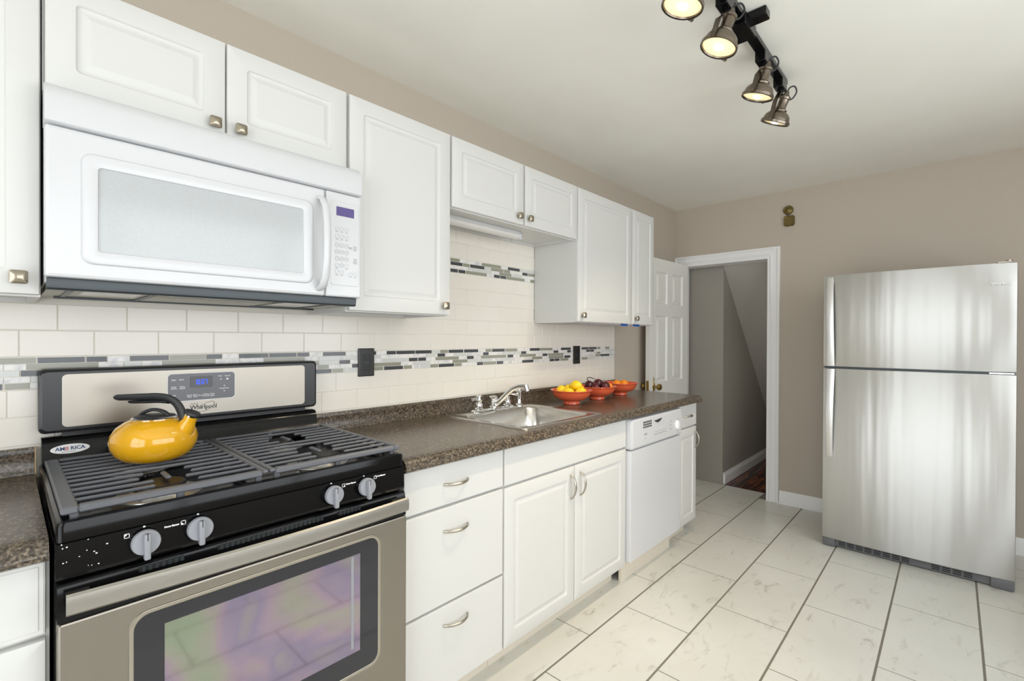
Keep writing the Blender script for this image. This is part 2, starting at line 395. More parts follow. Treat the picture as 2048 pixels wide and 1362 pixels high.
for z in (.25, .98, 1.72): MB().cyl((HX+.005, HY+LT+.004, z-.04), (HX+.005, HY+LT+.004, z+.04), .006).build('hinge', M['brass'], d1)

hl = bpy.data.lights.new('stairwell_fill', 'POINT'); hl.energy = 4.5; hl.color = (1, .97, .92); hl.shadow_soft_size = .2  # unseen fill light, added to brighten the stairwell; no fixture there
ho = bpy.data.objects.new('stairwell_fill', hl); COL.objects.link(ho); ho.location = (4.62, -1.25, .95)

# ------------------------------------------------------------------ tiled backsplash
bs = MB(); bs.use(M['wgrout']).box(-.45, 3.088, -.0128, 0, .90, 1.40); bs.box(1.264, 2.1645, -.0128, 0, 1.40, 1.835)
bs.use(M['wtile'])
def tile_row(z0, z1, xa, xb, ph, P=.1527):
    k = math.floor((xa-ph)/P); x = ph+k*P
    while x < xb:
        a, b2 = max(x+.001, xa), min(x+P-.001, xb)
        if b2-a > .008: bs.box(a, b2, -.0145, -.004, z0+.001, z1-.001, .0018, 2)
        x += P
tile_row(1.303, 1.377, -.45, 3.086, .103); tile_row(1.23, 1.303, -.45, 3.086, .028)
tile_row(1.067, 1.142, -.45, 3.086, .922+.0); tile_row(.99, 1.067, -.45, 3.086, .861)
z = 1.377; ph = [.028, .103]
for k in range(3): tile_row(z+k*.0795, z+(k+1)*.0795-(.0 if k < 2 else .0), 1.264, 2.166, ph[k % 2])
for k in range(2): tile_row(1.69+k*.0765, min(1.69+(k+1)*.0765, 1.833), 1.264, 2.166, ph[(k+1) % 2])
bso = struct(bs.build('wall_tiling', None, smooth=0))
# mosaic bands: pixel spans are turned into wall positions
def xat(uu, vv):
    d = fwd+r2*((uu-1024)/F_PX)-u2*((vv-681)/F_PX); t = 1.8515/d.y; return d.x*t
D, G, L_ = 'dglass', 'gglass', 'lglass'
band = {0: [], 1: [], 2: [], 3: [], 4: []}
def add2(row, lst):   # left crop
    vv = {0: 720, 1: 732, 2: 746, 3: 758, 4: 770}[row]
    for a, b2, c in lst: band[row].append((xat(a/2.8375, vv), xat(b2/2.8375, vv), c))
def add5(row, lst):
    for a, b2, c in lst: band[row].append((xat(600+a/2.4939, 712), xat(600+b2/2.4939, 712), c))
add2(0, [(-60, 205, G), (213, 482, D), (488, 607, D), (735, 955, D), (960, 1165, G), (1167, 1255, D), (1350, 1517, D), (1521, 1676, D), (1680, 1748, D), (1825, 1953, D)])
add2(1, [(153, 557, G), (700, 800, L_), (917, 1216, G), (1490, 1720, G), (1800, 1925, L_), (1935, 2020, L_)])
add2(2, [(-60, 113, L_), (117, 380, D), (600, 800, G), (1000, 1100, D), (1700, 1800, G), (1800, 1915, L_), (1918, 1978, D)])
add2(3, [(1795, 1857, G), (1990, 2025, D)]); add2(4, [(-30, 18, D), (28, 170, G), (1740, 1874, D), (1880, 1940, G), (1945, 2015, L_)])
add5(0, [(340, 372, D), (425, 471, D), (473, 566, D), (568, 648, D), (692, 730, G), (733, 806, D), (810, 880, D), (918, 947, G), (950, 1012, D), (1016, 1075, G), (1138, 1188, D), (1190, 1250, G), (1293, 1342, D), (1396, 1431, D), (1433, 1471, D), (1475, 1490, G), (1513, 1535, G)])
add5(1, [(360, 392, L_), (678, 715, D), (760, 850, L_), (905, 932, D), (1000, 1060, L_), (1095, 1120, D), (1257, 1280, D), (1325, 1342, D), (1420, 1438, D), (1440, 1458, D)])
add5(2, [(190, 243, D), (410, 530, L_), (535, 579, D), (582, 620, D), (668, 783, G), (825, 858, D), (895, 1020, G), (1027, 1055, D), (1087, 1168, G), (1202, 1225, D), (1230, 1305, G), (1472, 1490, G)])
add5(3, [(253, 282, D), (352, 495, G), (560, 640, L_), (753, 826, G), (1150, 1200, G), (1232, 1305, G), (1310, 1340, D), (1465, 1488, G), (1490, 1535, D)])
add5(4, [(345, 408, G), (412, 506, D), (510, 550, G), (643, 681, G), (684, 761, D), (764, 797, G), (875, 906, D), (909, 970, G), (974, 1005, D), (1100, 1155, D), (1237, 1260, D), (1262, 1286, D), (1290, 1330, G), (1397, 1425, G)])
band2 = {0: [(110, 222, G), (497, 735, G), (820, 966, D), (975, 1175, L_)], 1: [(110, 258, D), (265, 346, G), (353, 526, D), (613, 766, G), (772, 846, G), (1000, 1064, D), (1069, 1176, G)],
         2: [(125, 200, 'marble'), (385, 620, L_), (715, 863, G), (880, 990, L_)], 3: [(110, 200, D), (208, 294, D), (300, 556, G), (648, 722, D), (728, 798, D), (803, 1024, G), (1098, 1164, G)]}
mo = MB()
def mosaic(rows, ztop, pitch, xa, xb):
    for r_, lst in rows.items():
        zt = ztop-r_*pitch; zb_ = zt-pitch; x = xa
        for a, b2, c in sorted(lst)+[(xb, xb, None)]:
            a = max(a, x); 
            while a-x > .006:                                    # white marble pieces fill the rest
                e = min(a, x+rng.choice((.05, .075, .1)))
                if a-e < .015: e = a
                mo.use(M['marble' if rng.random() < .8 else 'lglass']).box(x, e-.002, -.0148, -.004, zb_+.001, zt-.001)
                x = e
            if c is None or b2 <= a+.003: continue
            mo.use(M[c]).box(a, min(b2, xb)-.002, -.0148, -.004, zb_+.001, zt-.001); x = min(b2, xb)
mosaic(band, 1.2285, .0171, -.45, 3.086)
b3 = {k: [(xat(880+a/6.19, 545), xat(880+b2/6.19, 545), c) for a, b2, c in v] for k, v in band2.items()}
mosaic(b3, 1.688, .0178, 1.264, 2.166)
mo.build('mosaic_band', None, bso, smooth=0, label='mosaic band of charcoal and sage glass strips')

# ------------------------------------------------------------------ cabinets
def raised_door(mb, x0, x1, z0, z1, yf, T=.019, fr=.052):
    n = 5
    def lp(i, y, r): return [(a, y, b) for a, b in rrect(x0+i, x1-i, z0+i, z1-i, r, n)]
    mb.loft([lp(0, yf+T, .0015), lp(0, yf+.004, .0015), lp(.0012, yf+.0012, .0015), lp(.004, yf, .0015), lp(fr, yf, .011), lp(fr+.003, yf+.0050, .011), lp(fr+.006, yf+.0062, .010),
             lp(fr+.015, yf+.0062, .003), lp(fr+.025, yf+.0008, .0015), lp(fr+.028, yf+.0003, .0015)])
def flat_front(mb, x0, x1, z0, z1, yf, T=.019): plate(mb, x0, x1, z0, z1, yf+T, yf, .0015, .004, 2)
def knob(parent, x, yf, z, s=.030, m=None, label='antique nickel square knob'):
    k = MB(); k.cyl((x, yf, z), (x, yf-.016, z), .006, .0075)
    h = s/2
    lp = lambda q, y: [(a, y, b) for a, b in rrect(x-q, x+q, z-q, z+q, .005, 4)]
    k.loft([lp(h*.7, yf-.014), lp(h*.95, yf-.016), lp(h, yf-.019), lp(h*.97, yf-.022), lp(h*.6, yf-.0265), lp(h*.2, yf-.028)])
    return k.build('knob', m or M['knobm'], parent, smooth=30, label=label)
def arc_pull(parent, x, yf, z, length=.105, vert=False):
    p = []; n = 14
    for k in range(n+1):
        t = -1+2*k/n; d = .003+.027*(1-t*t)**.75
        q = t*length/2
        p.append((x, yf-d, z+q) if vert else (x+q, yf-d, z))
    k = MB(); r = [.0045+.0015*(1-abs(-1+2*i/n)) for i in range(n+1)]
    k.tube(p, r, 12, .75, upv=(0, -1, 0))
    return k.build('bar_pull', M['nickel'], parent, smooth=40, label='brushed nickel arched pull')
UY, ZB, ZT = -.33, 1.377, 2.127
def upper(label, x0, x1, z0, z1, doors, group='white wall cabinets'):
    t = thing('wall_cabinet', label, 'cabinet', ((x0+x1)/2, -.16, z0), group)
    c = MB(); T = .017; yb = UY+.02
    # carcass: sides, top, bottom set up behind a small lip, back, face rails
    c.box(x0, x0+T, yb, -.016, z0, z1); c.box(x1-T, x1, yb, -.016, z0, z1); c.box(x0+T, x1-T, yb, -.016, z1-T, z1)
    c.box(x0+T, x1-T, yb+.018, -.024, z0+.013, z0+.013+T); c.box(x0+T, x1-T, -.024, -.016, z0+.001, z1-T)
    c.box(x0+T, x1-T, yb, yb+.018, z0, z0+.04); c.box(x0+T, x1-T, yb, yb+.018, z1-.04, z1-T)
    c.build('carcass', M['cab'], t, smooth=0)
    for (a, b, kx, kz) in doors:
        dm = MB(); raised_door(dm, a, b, z0+.004, z1-.002, UY); d = dm.build('door', M['cab'], t, smooth=30)
        if kx: knob(d, kx, UY, kz)
    return t
upper('white wall cabinet cut off at the left edge, above the small left counter', -.40, .0575, ZB, ZT, [(-.398, .0555, .022, 1.417)])
c_ = upper('short white two-door wall cabinet directly above the microwave', .060, .803, 1.855, ZT, [(.064, .431, .402, 1.885), (.435, .799, .467, 1.885)])
c_ = upper('tall single-door white wall cabinet between the microwave and the sink opening', .806, 1.262, ZB, ZT, [(.811, 1.256, 1.222, 1.417)])
upper('short white two-door wall cabinet over the sink with a strip light beneath', 1.264, 2.163, 1.829, ZT, [(1.267, 1.713, 1.672, 1.869), (1.724, 2.160, 1.748, 1.869)])
upper('wide single-door white wall cabinet right of the sink opening', 2.165, 2.770, ZB, ZT, [(2.168, 2.764, 2.206, 1.417)])
upper('narrow white wall cabinet at the far right end beside the open door', 2.772, 3.075, ZB, ZT, [(2.776, 3.072, 2.812, 1.419)])
# two scraps of blue tape under the last cabinet
for k, (x, lab) in enumerate(((2.705, 'scrap of blue tape under the far end wall cabinets, left of the two'), (2.862, 'scrap of blue tape under the far end wall cabinets, right of the two'))):
    tp = MB().box(x-.042, x+.042, -.3122, -.3104, ZB-.009, ZB+.006, .0006, 1); tag(tp.build('tape', M['tape']), lab, 'tape', 'blue tape under the cabinets')
# strip light
t = thing('strip_light', 'slim white strip light fixed under the short cabinet over the sink', 'lamp', (1.6, -.15, 1.80), None)
s_ = MB().box(1.30, 1.845, -.20, -.12, 1.825, 1.842, .003, 1); s_.box(1.835, 1.85, -.2, -.12, 1.803, 1.842, .004, 1); s_.box(1.295, 1.31, -.2, -.12, 1.803, 1.842, .004, 1); s_.build('housing', M['appl'], t)
s_ = MB(); s_.loft([[(x, y, z) for y, z in [(-.165+.03*math.cos(R(a)), 1.826+.02*math.sin(R(a))) for a in range(180, 361, 20)]] for x in (1.31, 1.835)]); s_.build('diffuser', M['diff'], t)

# ------------------------------------------------------------------ base cabinets
BY = -.61
def base_body(label, x0, x1, group='white base cabinets'):
    t = thing('base_cabinet', label, 'cabinet', ((x0+x1)/2, -.3, 0), group)
    c = MB(); c.box(x0, x0+.018, BY+.02, -.016, .10, .872); c.box(x1-.018, x1, BY+.02, -.016, .10, .872); c.box(x0+.018, x1-.018, BY+.038, -.024, .10, .118)
    c.box(x0+.018, x1-.018, -.024, -.016, .1, .872); c.box(x0+.018, x1-.018, BY+.02, BY+.038, .70, .735); c.box(x0+.018, x1-.018, BY+.02, BY+.038, .10, .125); c.box(x0+.018, x1-.018, BY+.02, BY+.038, .862, .872)
    c.build('carcass', M['cab'], t, smooth=0)
    MB().box(x0, x1, BY+.085, BY+.10, 0, .10).build('toe_kick', M['kick'], t, smooth=0)
    return t
t = base_body('white base cabinet under the small left counter, beside the range', -.42, .059)
d = MB(); flat_front(d, -.418, .0535, .728, .868, BY); plate(d, -.408, .0435, .738, .858, BY+.004, BY-.0012, .001, .001, 1); d.build('drawer', M['cab'], t, smooth=30)
d = MB(); raised_door(d, -.418, .0535, .104, .718, BY); d.build('door', M['cab'], t, smooth=30)
t = base_body('white base cabinet with three drawers between the range and the sink cabinet', .842, 1.290)
for z0, z1, hz in ((.726, .868, .797), (.395, .717, .640), (.104, .387, .325)):
    d = MB(); flat_front(d, .845, 1.287, z0, z1, BY); d = d.build('drawer', M['cab'], t); arc_pull(d, 1.053, BY, hz)
t = base_body('white sink base cabinet with two doors below the sink', 1.292, 2.208)
d = MB(); flat_front(d, 1.295, 2.205, .724, .868, BY); d.build('false_front', M['cab'], t)
for a, b, hx in ((1.295, 1.748, 1.718), (1.752, 2.205, 1.792)):
    d = MB(); raised_door(d, a, b, .104, .714, BY); d = d.build('door', M['cab'], t, smooth=30); arc_pull(d, hx, BY, .628, .11, True)
t = base_body('narrow white base cabinet with drawer and door at the far end of the counter', 2.832, 3.128)
d = MB(); flat_front(d, 2.836, 3.126, .724, .868, BY); d = d.build('drawer', M['cab'], t); arc_pull(d, 2.975, BY, .797, .105)
d = MB(); raised_door(d, 2.836, 3.126, .104, .714, BY); d = d.build('door', M['cab'], t, smooth=30); arc_pull(d, 3.098, BY, .630, .11, True)

# ------------------------------------------------------------------ dishwasher
t = thing('dishwasher', 'white dishwasher built in between sink cabinet and end cabinet', 'dishwasher', (2.52, -.3, 0))
MB().box(2.216, 2.826, -.585, -.03, .10, .862).build('tub_body', M['appl'], t, smooth=0)
d = MB(); plate(d, 2.216, 2.828, .118, .700, -.585, -.632, .006, .005); d.build('door_panel', M['appl'], t)
d = MB(); plate(d, 2.214, 2.828, .706, .866, -.585, -.640, .012, .012); cp = d.build('control_panel', M['appl'], t)
d = MB()
for r_ in range(3):
    for k in range(6): d.box(2.335+k*.0165, 2.345+k*.0165, -.6412, -.6395, .806+r_*.013, .815+r_*.013)
d.build('vent', M['dark'], cp, smooth=0)
d = MB(); d.loft([[(2.47+.075*t_, y, .812+.016*0) for t_ in ()] or [(2.452+.2*k/10, y, .838+.010*k/10) for k in range(11)]+[(2.652-.2*k/10, y, .848-.010*k/10-.038*math.sin(math.pi*k/10)**.8) for k in range(1, 10)] for y in (-.6395, -.6415)])
hd = d.build('handle_pocket', M['appl'], cp, smooth=0)
d = MB(); d.loft([[(2.458+.1*k/10, y, .833+.006*k/10) for k in range(11)]+[(2.558-.1*k/10, y, .839-.006*k/10-.018*math.sin(math.pi*k/10)) for k in range(1, 10)] for y in (-.6400, -.6422)])
d.build('latch_opening', M['dgrey'], hd, smooth=0)
d = MB(); d.lathe([(.019, 0), (.018, .005), (.015, .007)], (2.752, -.6395, .772), (0, -1, 0), 24); d.loft([[(2.752+a*math.cos(2*math.pi*k/24), y, .772+b*math.sin(2*math.pi*k/24)) for k in range(24)] for a, b, y in ((.015, .027, -.6395), (.0145, .0265, -.650), (.011, .022, -.654))]); d.build('dial', M['trim'], cp)
d = MB()
for k in range(6): d.box(2.46+k*.027, 2.474+k*.027, -.6408, -.6395, .768, .7705); d.box(2.46+k*.027, 2.476+k*.027, -.6408, -.6395, .752, .7575)
for k in range(3): d.box(2.66, 2.685, -.6408, -.6395, .757+k*.022, .760+k*.022)
d.box(2.345, 2.377, -.6408, -.6395, .768, .776); d.box(2.352, 2.37, -.6408, -.6395, .748, .7505)
for k in range(7):
    a = R(-20+k*33); d.box(2.752+.036*math.cos(a)-.004, 2.752+.036*math.cos(a)+.004, -.6408, -.6395, .772+.036*math.sin(a)-.0015, .772+.036*math.sin(a)+.0015)
d.build('printed_marks', M['applgrey'], cp, smooth=0)
MB().box(2.222, 2.802, -.575, -.56, 0, .118).build('kick_plate', M['kick'], t, smooth=0)

# ------------------------------------------------------------------ worktops
def counter(name, label, x0, x1, endcap=False, hole=None):
    t = thing(name, label, 'countertop', ((x0+x1)/2, -.32, .872))
    c = MB(); zt, zb_ = .914, .8735
    prof = [(-.60, zt), (-.618, zt), (-.628, zt-.002), (-.637, zt-.008), (-.6415, zt-.016), (-.643, zt-.021), (-.6465, zt-.024), (-.6475, zt-.030), (-.645, zt-.036), (-.638, zb_), (-.60, zb_)]
    c.prism(prof, x0, x1-(.012 if endcap else 0), 'x')
    if endcap:   # small clipped corner
        c.loft([[(x1-.012, y, z) for y, z in prof], [(x1, y+(.012 if y < -.61 else 0), z) for y, z in prof]])
    if hole:
        a, b, ya, yb = hole
        c.box(x0, a, -.60, -.005, zb_, zt); c.box(b, x1, -.60, -.005, zb_, zt); c.box(a, b, -.60, ya, zb_, zt); c.box(a, b, yb, -.005, zb_, zt)
    else: c.box(x0, x1, -.60, -.005, zb_, zt)
    c.build('top_slab', M['granite'], t, smooth=50)
    xs1 = min(x1, 3.088); s = MB()
    s.prism([(-.0155, zt-.01), (-.030, zt-.01), (-.030, zt+.004), (-.027, zt+.008), (-.0255, .962), (-.027, .966), (-.0275, .980), (-.025, .984), (-.0155, .985)], x0, xs1, 'x')
    s.build('upstand', M['granite'], t, smooth=50)
    return t
counter('countertop', 'small speckled brown counter left of the range', -.45, .056)
MB_ = MB().box(.0565, .0595, -.03, -.016, .90, .985); 
counter('countertop', 'long speckled brown counter running from the range past the sink', .829, 3.145, True, (1.47, 1.985, -.545, -.10))
tag(MB_.build('edge_strip', M['woodend'], smooth=0), 'raw wood edge strip between the left counter and the range', 'strip')

# ------------------------------------------------------------------ sink
t = thing('sink', 'stainless steel drop-in sink set in the long counter', 'sink', (1.72, -.33, .914))
s = MB()
def sl_(x0, x1, y0, y1, z, r, n=6): return [(a, b, z) for a, b in rrect(x0, x1, y0, y1, r, n)]
X0, X1, Y0, Y1 = 1.435, 2.02, -.588, -.066
s.loft([sl_(X0, X1, Y0, Y1, .9142, .02), sl_(X0+.002, X1-.002, Y0+.002, Y1-.002, .9185, .02), sl_(X0+.010, X1-.010, Y0+.010, Y1-.010, .9195, .02), sl_(X0+.018, X1-.018, Y0+.018, Y1-.018, .9165, .02),
        sl_(1.470, 1.985, -.552, -.150, .9165, .06), sl_(1.474, 1.981, -.548, -.154, .914, .06), sl_(1.480, 1.975, -.542, -.160, .905, .06), sl_(1.492, 1.963, -.530, -.172, .79, .07), sl_(1.53, 1.925, -.495, -.21, .765, .06), sl_(1.70, 1.76, -.37, -.31, .758, .028)], cap0=False)
s.build('basin', M['steels'], t, smooth=40)
s = MB(); s.lathe([(.042, .7605), (.042, .763), (.036, .764), (.03, .7605)], (1.73, -.34, 0)); s.build('drain', M['chrome'], t)

# ------------------------------------------------------------------ faucet
t = thing('faucet', 'chrome two-handle kitchen faucet with side sprayer behind the sink', 'faucet', (1.73, -.112, .917))
FYY = -.112; z0 = .917
s = MB(); lp = lambda d, z: [(a, b, z) for a, b in rrect(1.575+d, 1.875-d, FYY-.028+d, FYY+.028-d, .026, 6)]
s.loft([lp(0, z0), lp(0, z0+.006), lp(.006, z0+.012), lp(.012, z0+.013)]); s.build('deck_plate', M['chrome'], t)
for x, sg in ((1.625, -1), (1.83, 1)):
    s = MB(); s.lathe([(.024, z0+.010), (.025, z0+.016), (.018, z0+.022), (.020, z0+.034), (.014, z0+.047), (.0165, z0+.053), (.0175, z0+.058), (.011, z0+.062), (.010, z0+.073), (.013, z0+.077), (.012, z0+.081), (.004, z0+.086)], (x, FYY, 0), n=24)
    dx = Vector((sg*.9, -.25, 0)).normalized(); p0 = Vector((x, FYY, z0+.070))
    s.tube([p0, p0+dx*.015+Vector((0, 0, .001)), p0+dx*.040+Vector((0, 0, -.002)), p0+dx*.060+Vector((0, 0, -.004)), p0+dx*.067+Vector((0, 0, .004))], [.006, .0045, .005, .0075, .004], 12)
    s.build('tap_handle', M['chrome'], t)
s = MB(); s.lathe([(.022, z0+.010), (.024, z0+.016), (.019, z0+.02), (.0185, z0+.05), (.022, z0+.055), (.0225, z0+.064), (.018, z0+.07), (.004, z0+.072)], (1.728, FYY, 0), n=24)
pa = Vector((1.728, FYY, 0)); dv = Vector((.42, -.9, 0)).normalized()
pts = [(0.0, .03), (.02, .034), (.045, .055), (.075, .086), (.105, .112), (.135, .124), (.160, .126), (.178, .123)]
s.tube([pa+dv*a+Vector((0, 0, z0+b)) for a, b in pts], [.015, .015, .0135, .0125, .012, .0115, .011, .011], 16)
e = pa+dv*.176+Vector((0, 0, z0+.124)); s.cyl(e+dv*-.004+Vector((0, 0, .008)), e+dv*.006+Vector((0, 0, -.022)), .013, .012, 18); s.build('spout', M['chrome'], t)
s = MB(); sx = 1.925; s.lathe([(.022, z0-.001), (.0225, z0+.008), (.015, z0+.014), (.0135, z0+.02), (.0145, z0+.06), (.017, z0+.078), (.012, z0+.086)], (sx, FYY, 0), n=20)
s.tube([(sx, FYY, z0+.075), (sx+.005, FYY-.003, z0+.095), (sx+.016, FYY-.016, z0+.102), (sx+.030, FYY-.032, z0+.094)], [.014, .014, .011, .0125], 14)
s.build('sprayer', M['chrome'], t)

# ------------------------------------------------------------------ fruit bowls
def bowl(label, cx, cy, k=1.0):
    o = MB(); p = [(.010, .006), (.046, .0), (.049, .002), (.047, .012), (.0455, .0165), (.051, .020), (.074, .0265), (.093, .038), (.106, .053), (.112, .068), (.1145, .076), (.121, .079), (.1225, .0815), (.121, .084), (.112, .083), (.106, .072), (.09, .048), (.06, .032), (.01, .027)]
    o.lathe([(r*k, z*k) for r, z in p], (0, 0, 0), n=56)
    ob = o.build('fruit_bowl', M['bowl'], smooth=60); ob.location = (cx, cy, .9143); ob['label'] = label; ob['category'] = 'bowl'; ob['group'] = 'orange bowls on the counter'; return ob
bowls = [(2.205, -.262), (2.495, -.245), (2.80, -.228)]
bowl('orange footed bowl of lemons, nearest the sink', *bowls[0], .97); bowl('orange footed bowl of dark purple fruit, middle of the three bowls', *bowls[1], .97); bowl('orange footed bowl with oranges at the far end, nearest the open door', *bowls[2], .97)
def fruit(name, cat, m, c, r, stretch, axis, label, group, tip=.18):
    o = MB(); n = 14; prof = []
    for k in range(n+1):
        a = math.pi*k/n; z = -math.cos(a)*r*stretch; q = math.sin(a)*r
        if tip: z += -math.copysign(1, math.cos(a))*r*tip*abs(math.cos(a))**10
        prof.append((max(q, .0006), z))
    o.lathe(prof, (0, 0, 0), axis, 24)
    ob = o.build(name, m, smooth=60); ob.location = c; ob['label'] = label; ob['category'] = cat; ob['group'] = group; return ob
bx, by = bowls[0]; zb0 = .9143
RD = Vector((.682, -.731, 0)); FD = Vector((.731, .682, 0))   # sideways and away, as seen from the room
def at_(b, s_, f_, z): p = Vector((b[0], b[1], 0))+RD*s_+FD*f_; return (p.x, p.y, zb0+z)
for s_, f_, z, ax, lab in ((-.058, .012, .075, (1, .3, .5), 'lemon standing at the left rim of the first bowl'), (.024, .0, .104, (.3, -1, .2), 'round lemon on top of the lemon pile'), (-.022, -.040, .067, (1, -.8, 0), 'lemon lying low at the front of the lemon pile'),
                           (.046, -.036, .068, (.8, -.5, .3), 'lemon at the lower right of the lemon pile'), (.050, .040, .076, (.2, 1, .1), 'lemon at the back right of the lemon pile'), (-.012, .044, .078, (.9, .6, 0), 'lemon at the back of the lemon pile')):
    fruit('lemon', 'lemon', M['lemon'], at_(bowls[0], s_, f_, z), .0285, 1.12, ax, lab, 'lemons in the first bowl')
for s_, f_, z, ax, r, lab in ((-.050, -.004, .084, (.4, .2, 1), .029, 'dark purple fruit at the left with a curling stem'), (.010, .016, .091, (.2, .1, 1), .031, 'largest dark purple fruit in the centre of the middle bowl'), (.046, -.022, .080, (.3, .5, .8), .030, 'dark purple fruit at the right of the middle bowl'),
                              (-.014, -.034, .074, (.6, -.2, .7), .027, 'dark purple fruit low at the front of the middle bowl')):
    fo = fruit('plum', 'fruit', M['plum'], at_(bowls[1], s_, f_, z), r, 1.0, ax, lab, 'dark purple fruit in the middle bowl', 0)
    if 'curling' in lab:
        s = MB(); p = Vector((0, 0, .024)); s.tube([p, p+RD*-.012+Vector((0, 0, .012)), p+RD*-.010+Vector((0, 0, .022)), p+RD*.004+Vector((0, 0, .025)), p+RD*.035+Vector((0, 0, .016))], [.003, .0025, .0025, .0025, .002], 8)
        so = s.build('stem', M['stem']); so.parent = fo
for b, s_, f_, z, r, lab in ((bowls[1], .076, .004, .076, .022, 'small orange at the right rim of the middle bowl'), (bowls[2], -.026, -.016, .070, .030, 'orange lying at the left inside the last bowl'), (bowls[2], .028, .010, .069, .030, 'orange lying at the right inside the last bowl')):
    fruit('orange', 'orange', M['orange'], at_(b, s_, f_, z), r, .97, (0, 0, 1), lab, 'oranges in the bowls', 0)

# ------------------------------------------------------------------ wall outlets
def outlet(label, cx, cz, switch=False):
    t = thing('wall_outlet', label, 'outlet', (cx, -.014, cz), 'black wall outlets')
    o = MB(); plate(o, cx-.038, cx+.038, cz-.060, cz+.060, -.0142, -.0205, .004, .004); o.build('cover_plate', M['socket'], t)
    o = MB(); plate(o, cx-.017, cx+.017, cz-.034, cz+.034, -.0195, -.0225, .003, .001); i = o.build('receptacle', M['blackp'], t)
    for s in (-1, 1):
        for dx in (-.006, .006): MB().box(cx+dx-.001, cx+dx+.001, -.0228, -.022, cz+s*.02-.004, cz+s*.02+.004).build('slot', M['dark'], i, smooth=0)
    o = MB(); o.box(cx-.008, cx+.008, -.0236, -.022, cz-.004, cz+.004, .0008, 1); o.build('test_button', M['dgrey'], i, smooth=0)
    for dz in (-.05, .05): MB().cyl((cx, -.0205, cz+dz), (cx, -.0213, cz+dz), .003).build('screw', M['dgrey'], t, smooth=0)
outlet('black wall outlet just right of the range backguard', 1.055, 1.181); outlet('black wall outlet above the fruit bowls', 2.60, 1.178)

# ------------------------------------------------------------------ gas range
t = thing('gas_range', 'black and stainless gas range below the microwave', 'range', (.44, -.33, 0))
GX0, GX1 = .064, .818
MB().box(GX0, GX1, -.615, -.03, .03, .90).build('body', M['black'], t, smooth=0)
for x in (.09, .79):
    for y in (-.58, -.08): MB().cyl((x, y, 0), (x, y, .035), .018).build('foot', M['blackp'], t)
# cooktop: tray with raised rim
c = MB(); Z1 = .941
lp = lambda d, z, r=.012: [(a, b_, z) for a, b_ in rrect(GX0+d, GX1-d, -.648+d, -.035-d, r, 4)]
c.loft([lp(0, .904), lp(0, Z1-.008), lp(.002, Z1-.002), lp(.008, Z1), lp(.016, Z1), lp(.022, Z1-.005), lp(.032, .922), lp(.06, .920)])
ct = c.build('cooktop', M['black'], t, smooth=40)
# sloped front panel with the knobs
c = MB(); c.prism([(-.60, .903), (-.640, .903), (-.645, .900), (-.650, .842), (-.646, .834), (-.60, .834)], GX0, GX1, 'x'); fp = c.build('control_fascia', M['blackspot'], t, smooth=30)
c = MB(); r_ = random.Random(3)
for k in range(14):
    x = GX0+.006+abs(r_.gauss(0, .035)); z = r_.uniform(.845, .899); y = -.6455-.005*(.900-z)/.058
    c.box(x, x+r_.uniform(.0008, .003), y-.0003, y+.001, z, z+r_.uniform(.0008, .0022))
c.build('paint_chips', M['print'], fp, smooth=0, label='white chips in the black enamel at the left')
for kx, lab in ((.195, None), (.289, None), (.592, None), (.687, None)):
    k = MB(); c0 = Vector((kx, -.6465, .871)); ax = Vector((0, -1, .08)).normalized()
    k.use(M['black']).lathe([(.0265, -.002), (.0265, .006), (.0245, .009), (.024, .018)], c0, ax, 28)
    k.use(M['kgrey']).lathe([(.0245, .014), (.0245, .021), (.023, .024)], c0, ax, 28)
    k.box(kx-.0055, kx+.0055, -.6465-.036, -.6465-.022, .871-.030, .871+.022, .003); k.use(M['dprint']).box(kx-.0008, kx+.0008, -.6465-.0365, -.6465-.03, .880, .893)
    k.build('burner_knob', None, t, smooth=35, label='grey burner knob')
c = MB()
def lab_y(z): return -.6453-.005*(.900-z)/.058-.0004
def fascia_text(s, x, z, size): text(c, s, size, (x, lab_y(z), z), XR, (0, .08, 1), .0004, bold=.0004)
def icon(x, z, fx, fz):
    y = lab_y(z); s = .0045
    for a0, a1, b0, b1 in ((-s, s, s-.0012, s), (-s, s, -s, -s+.0012), (-s, -s+.0012, -s, s), (s-.0012, s, -s, s)): c.box(x+a0, x+a1, y-.0003, y+.001, z+b0, z+b1)
    c.cyl((x+fx*.0024, y+.001, z+fz*.0024), (x+fx*.0024, y-.0004, z+fz*.0024), .0022, n=10)
icon(.167, .888, -1, 1); icon(.262, .8885, -1, -1); fascia_text('Power Burner', .2415, .8875, .0045)
icon(.6265, .886, 1, -1); fascia_text('Power Burner', .648, .8875, .0049); icon(.7225, .888, 1, 1); fascia_text('AccuSimmer', .742, .8895, .0050)
for kx in (.195, .289, .592, .687): c.cyl((kx, lab_y(.8985)+.001, .8985), (kx, lab_y(.8985)-.0004, .8985), .0022, n=10)
c.build('printed_marks', M['print'], fp, smooth=0)
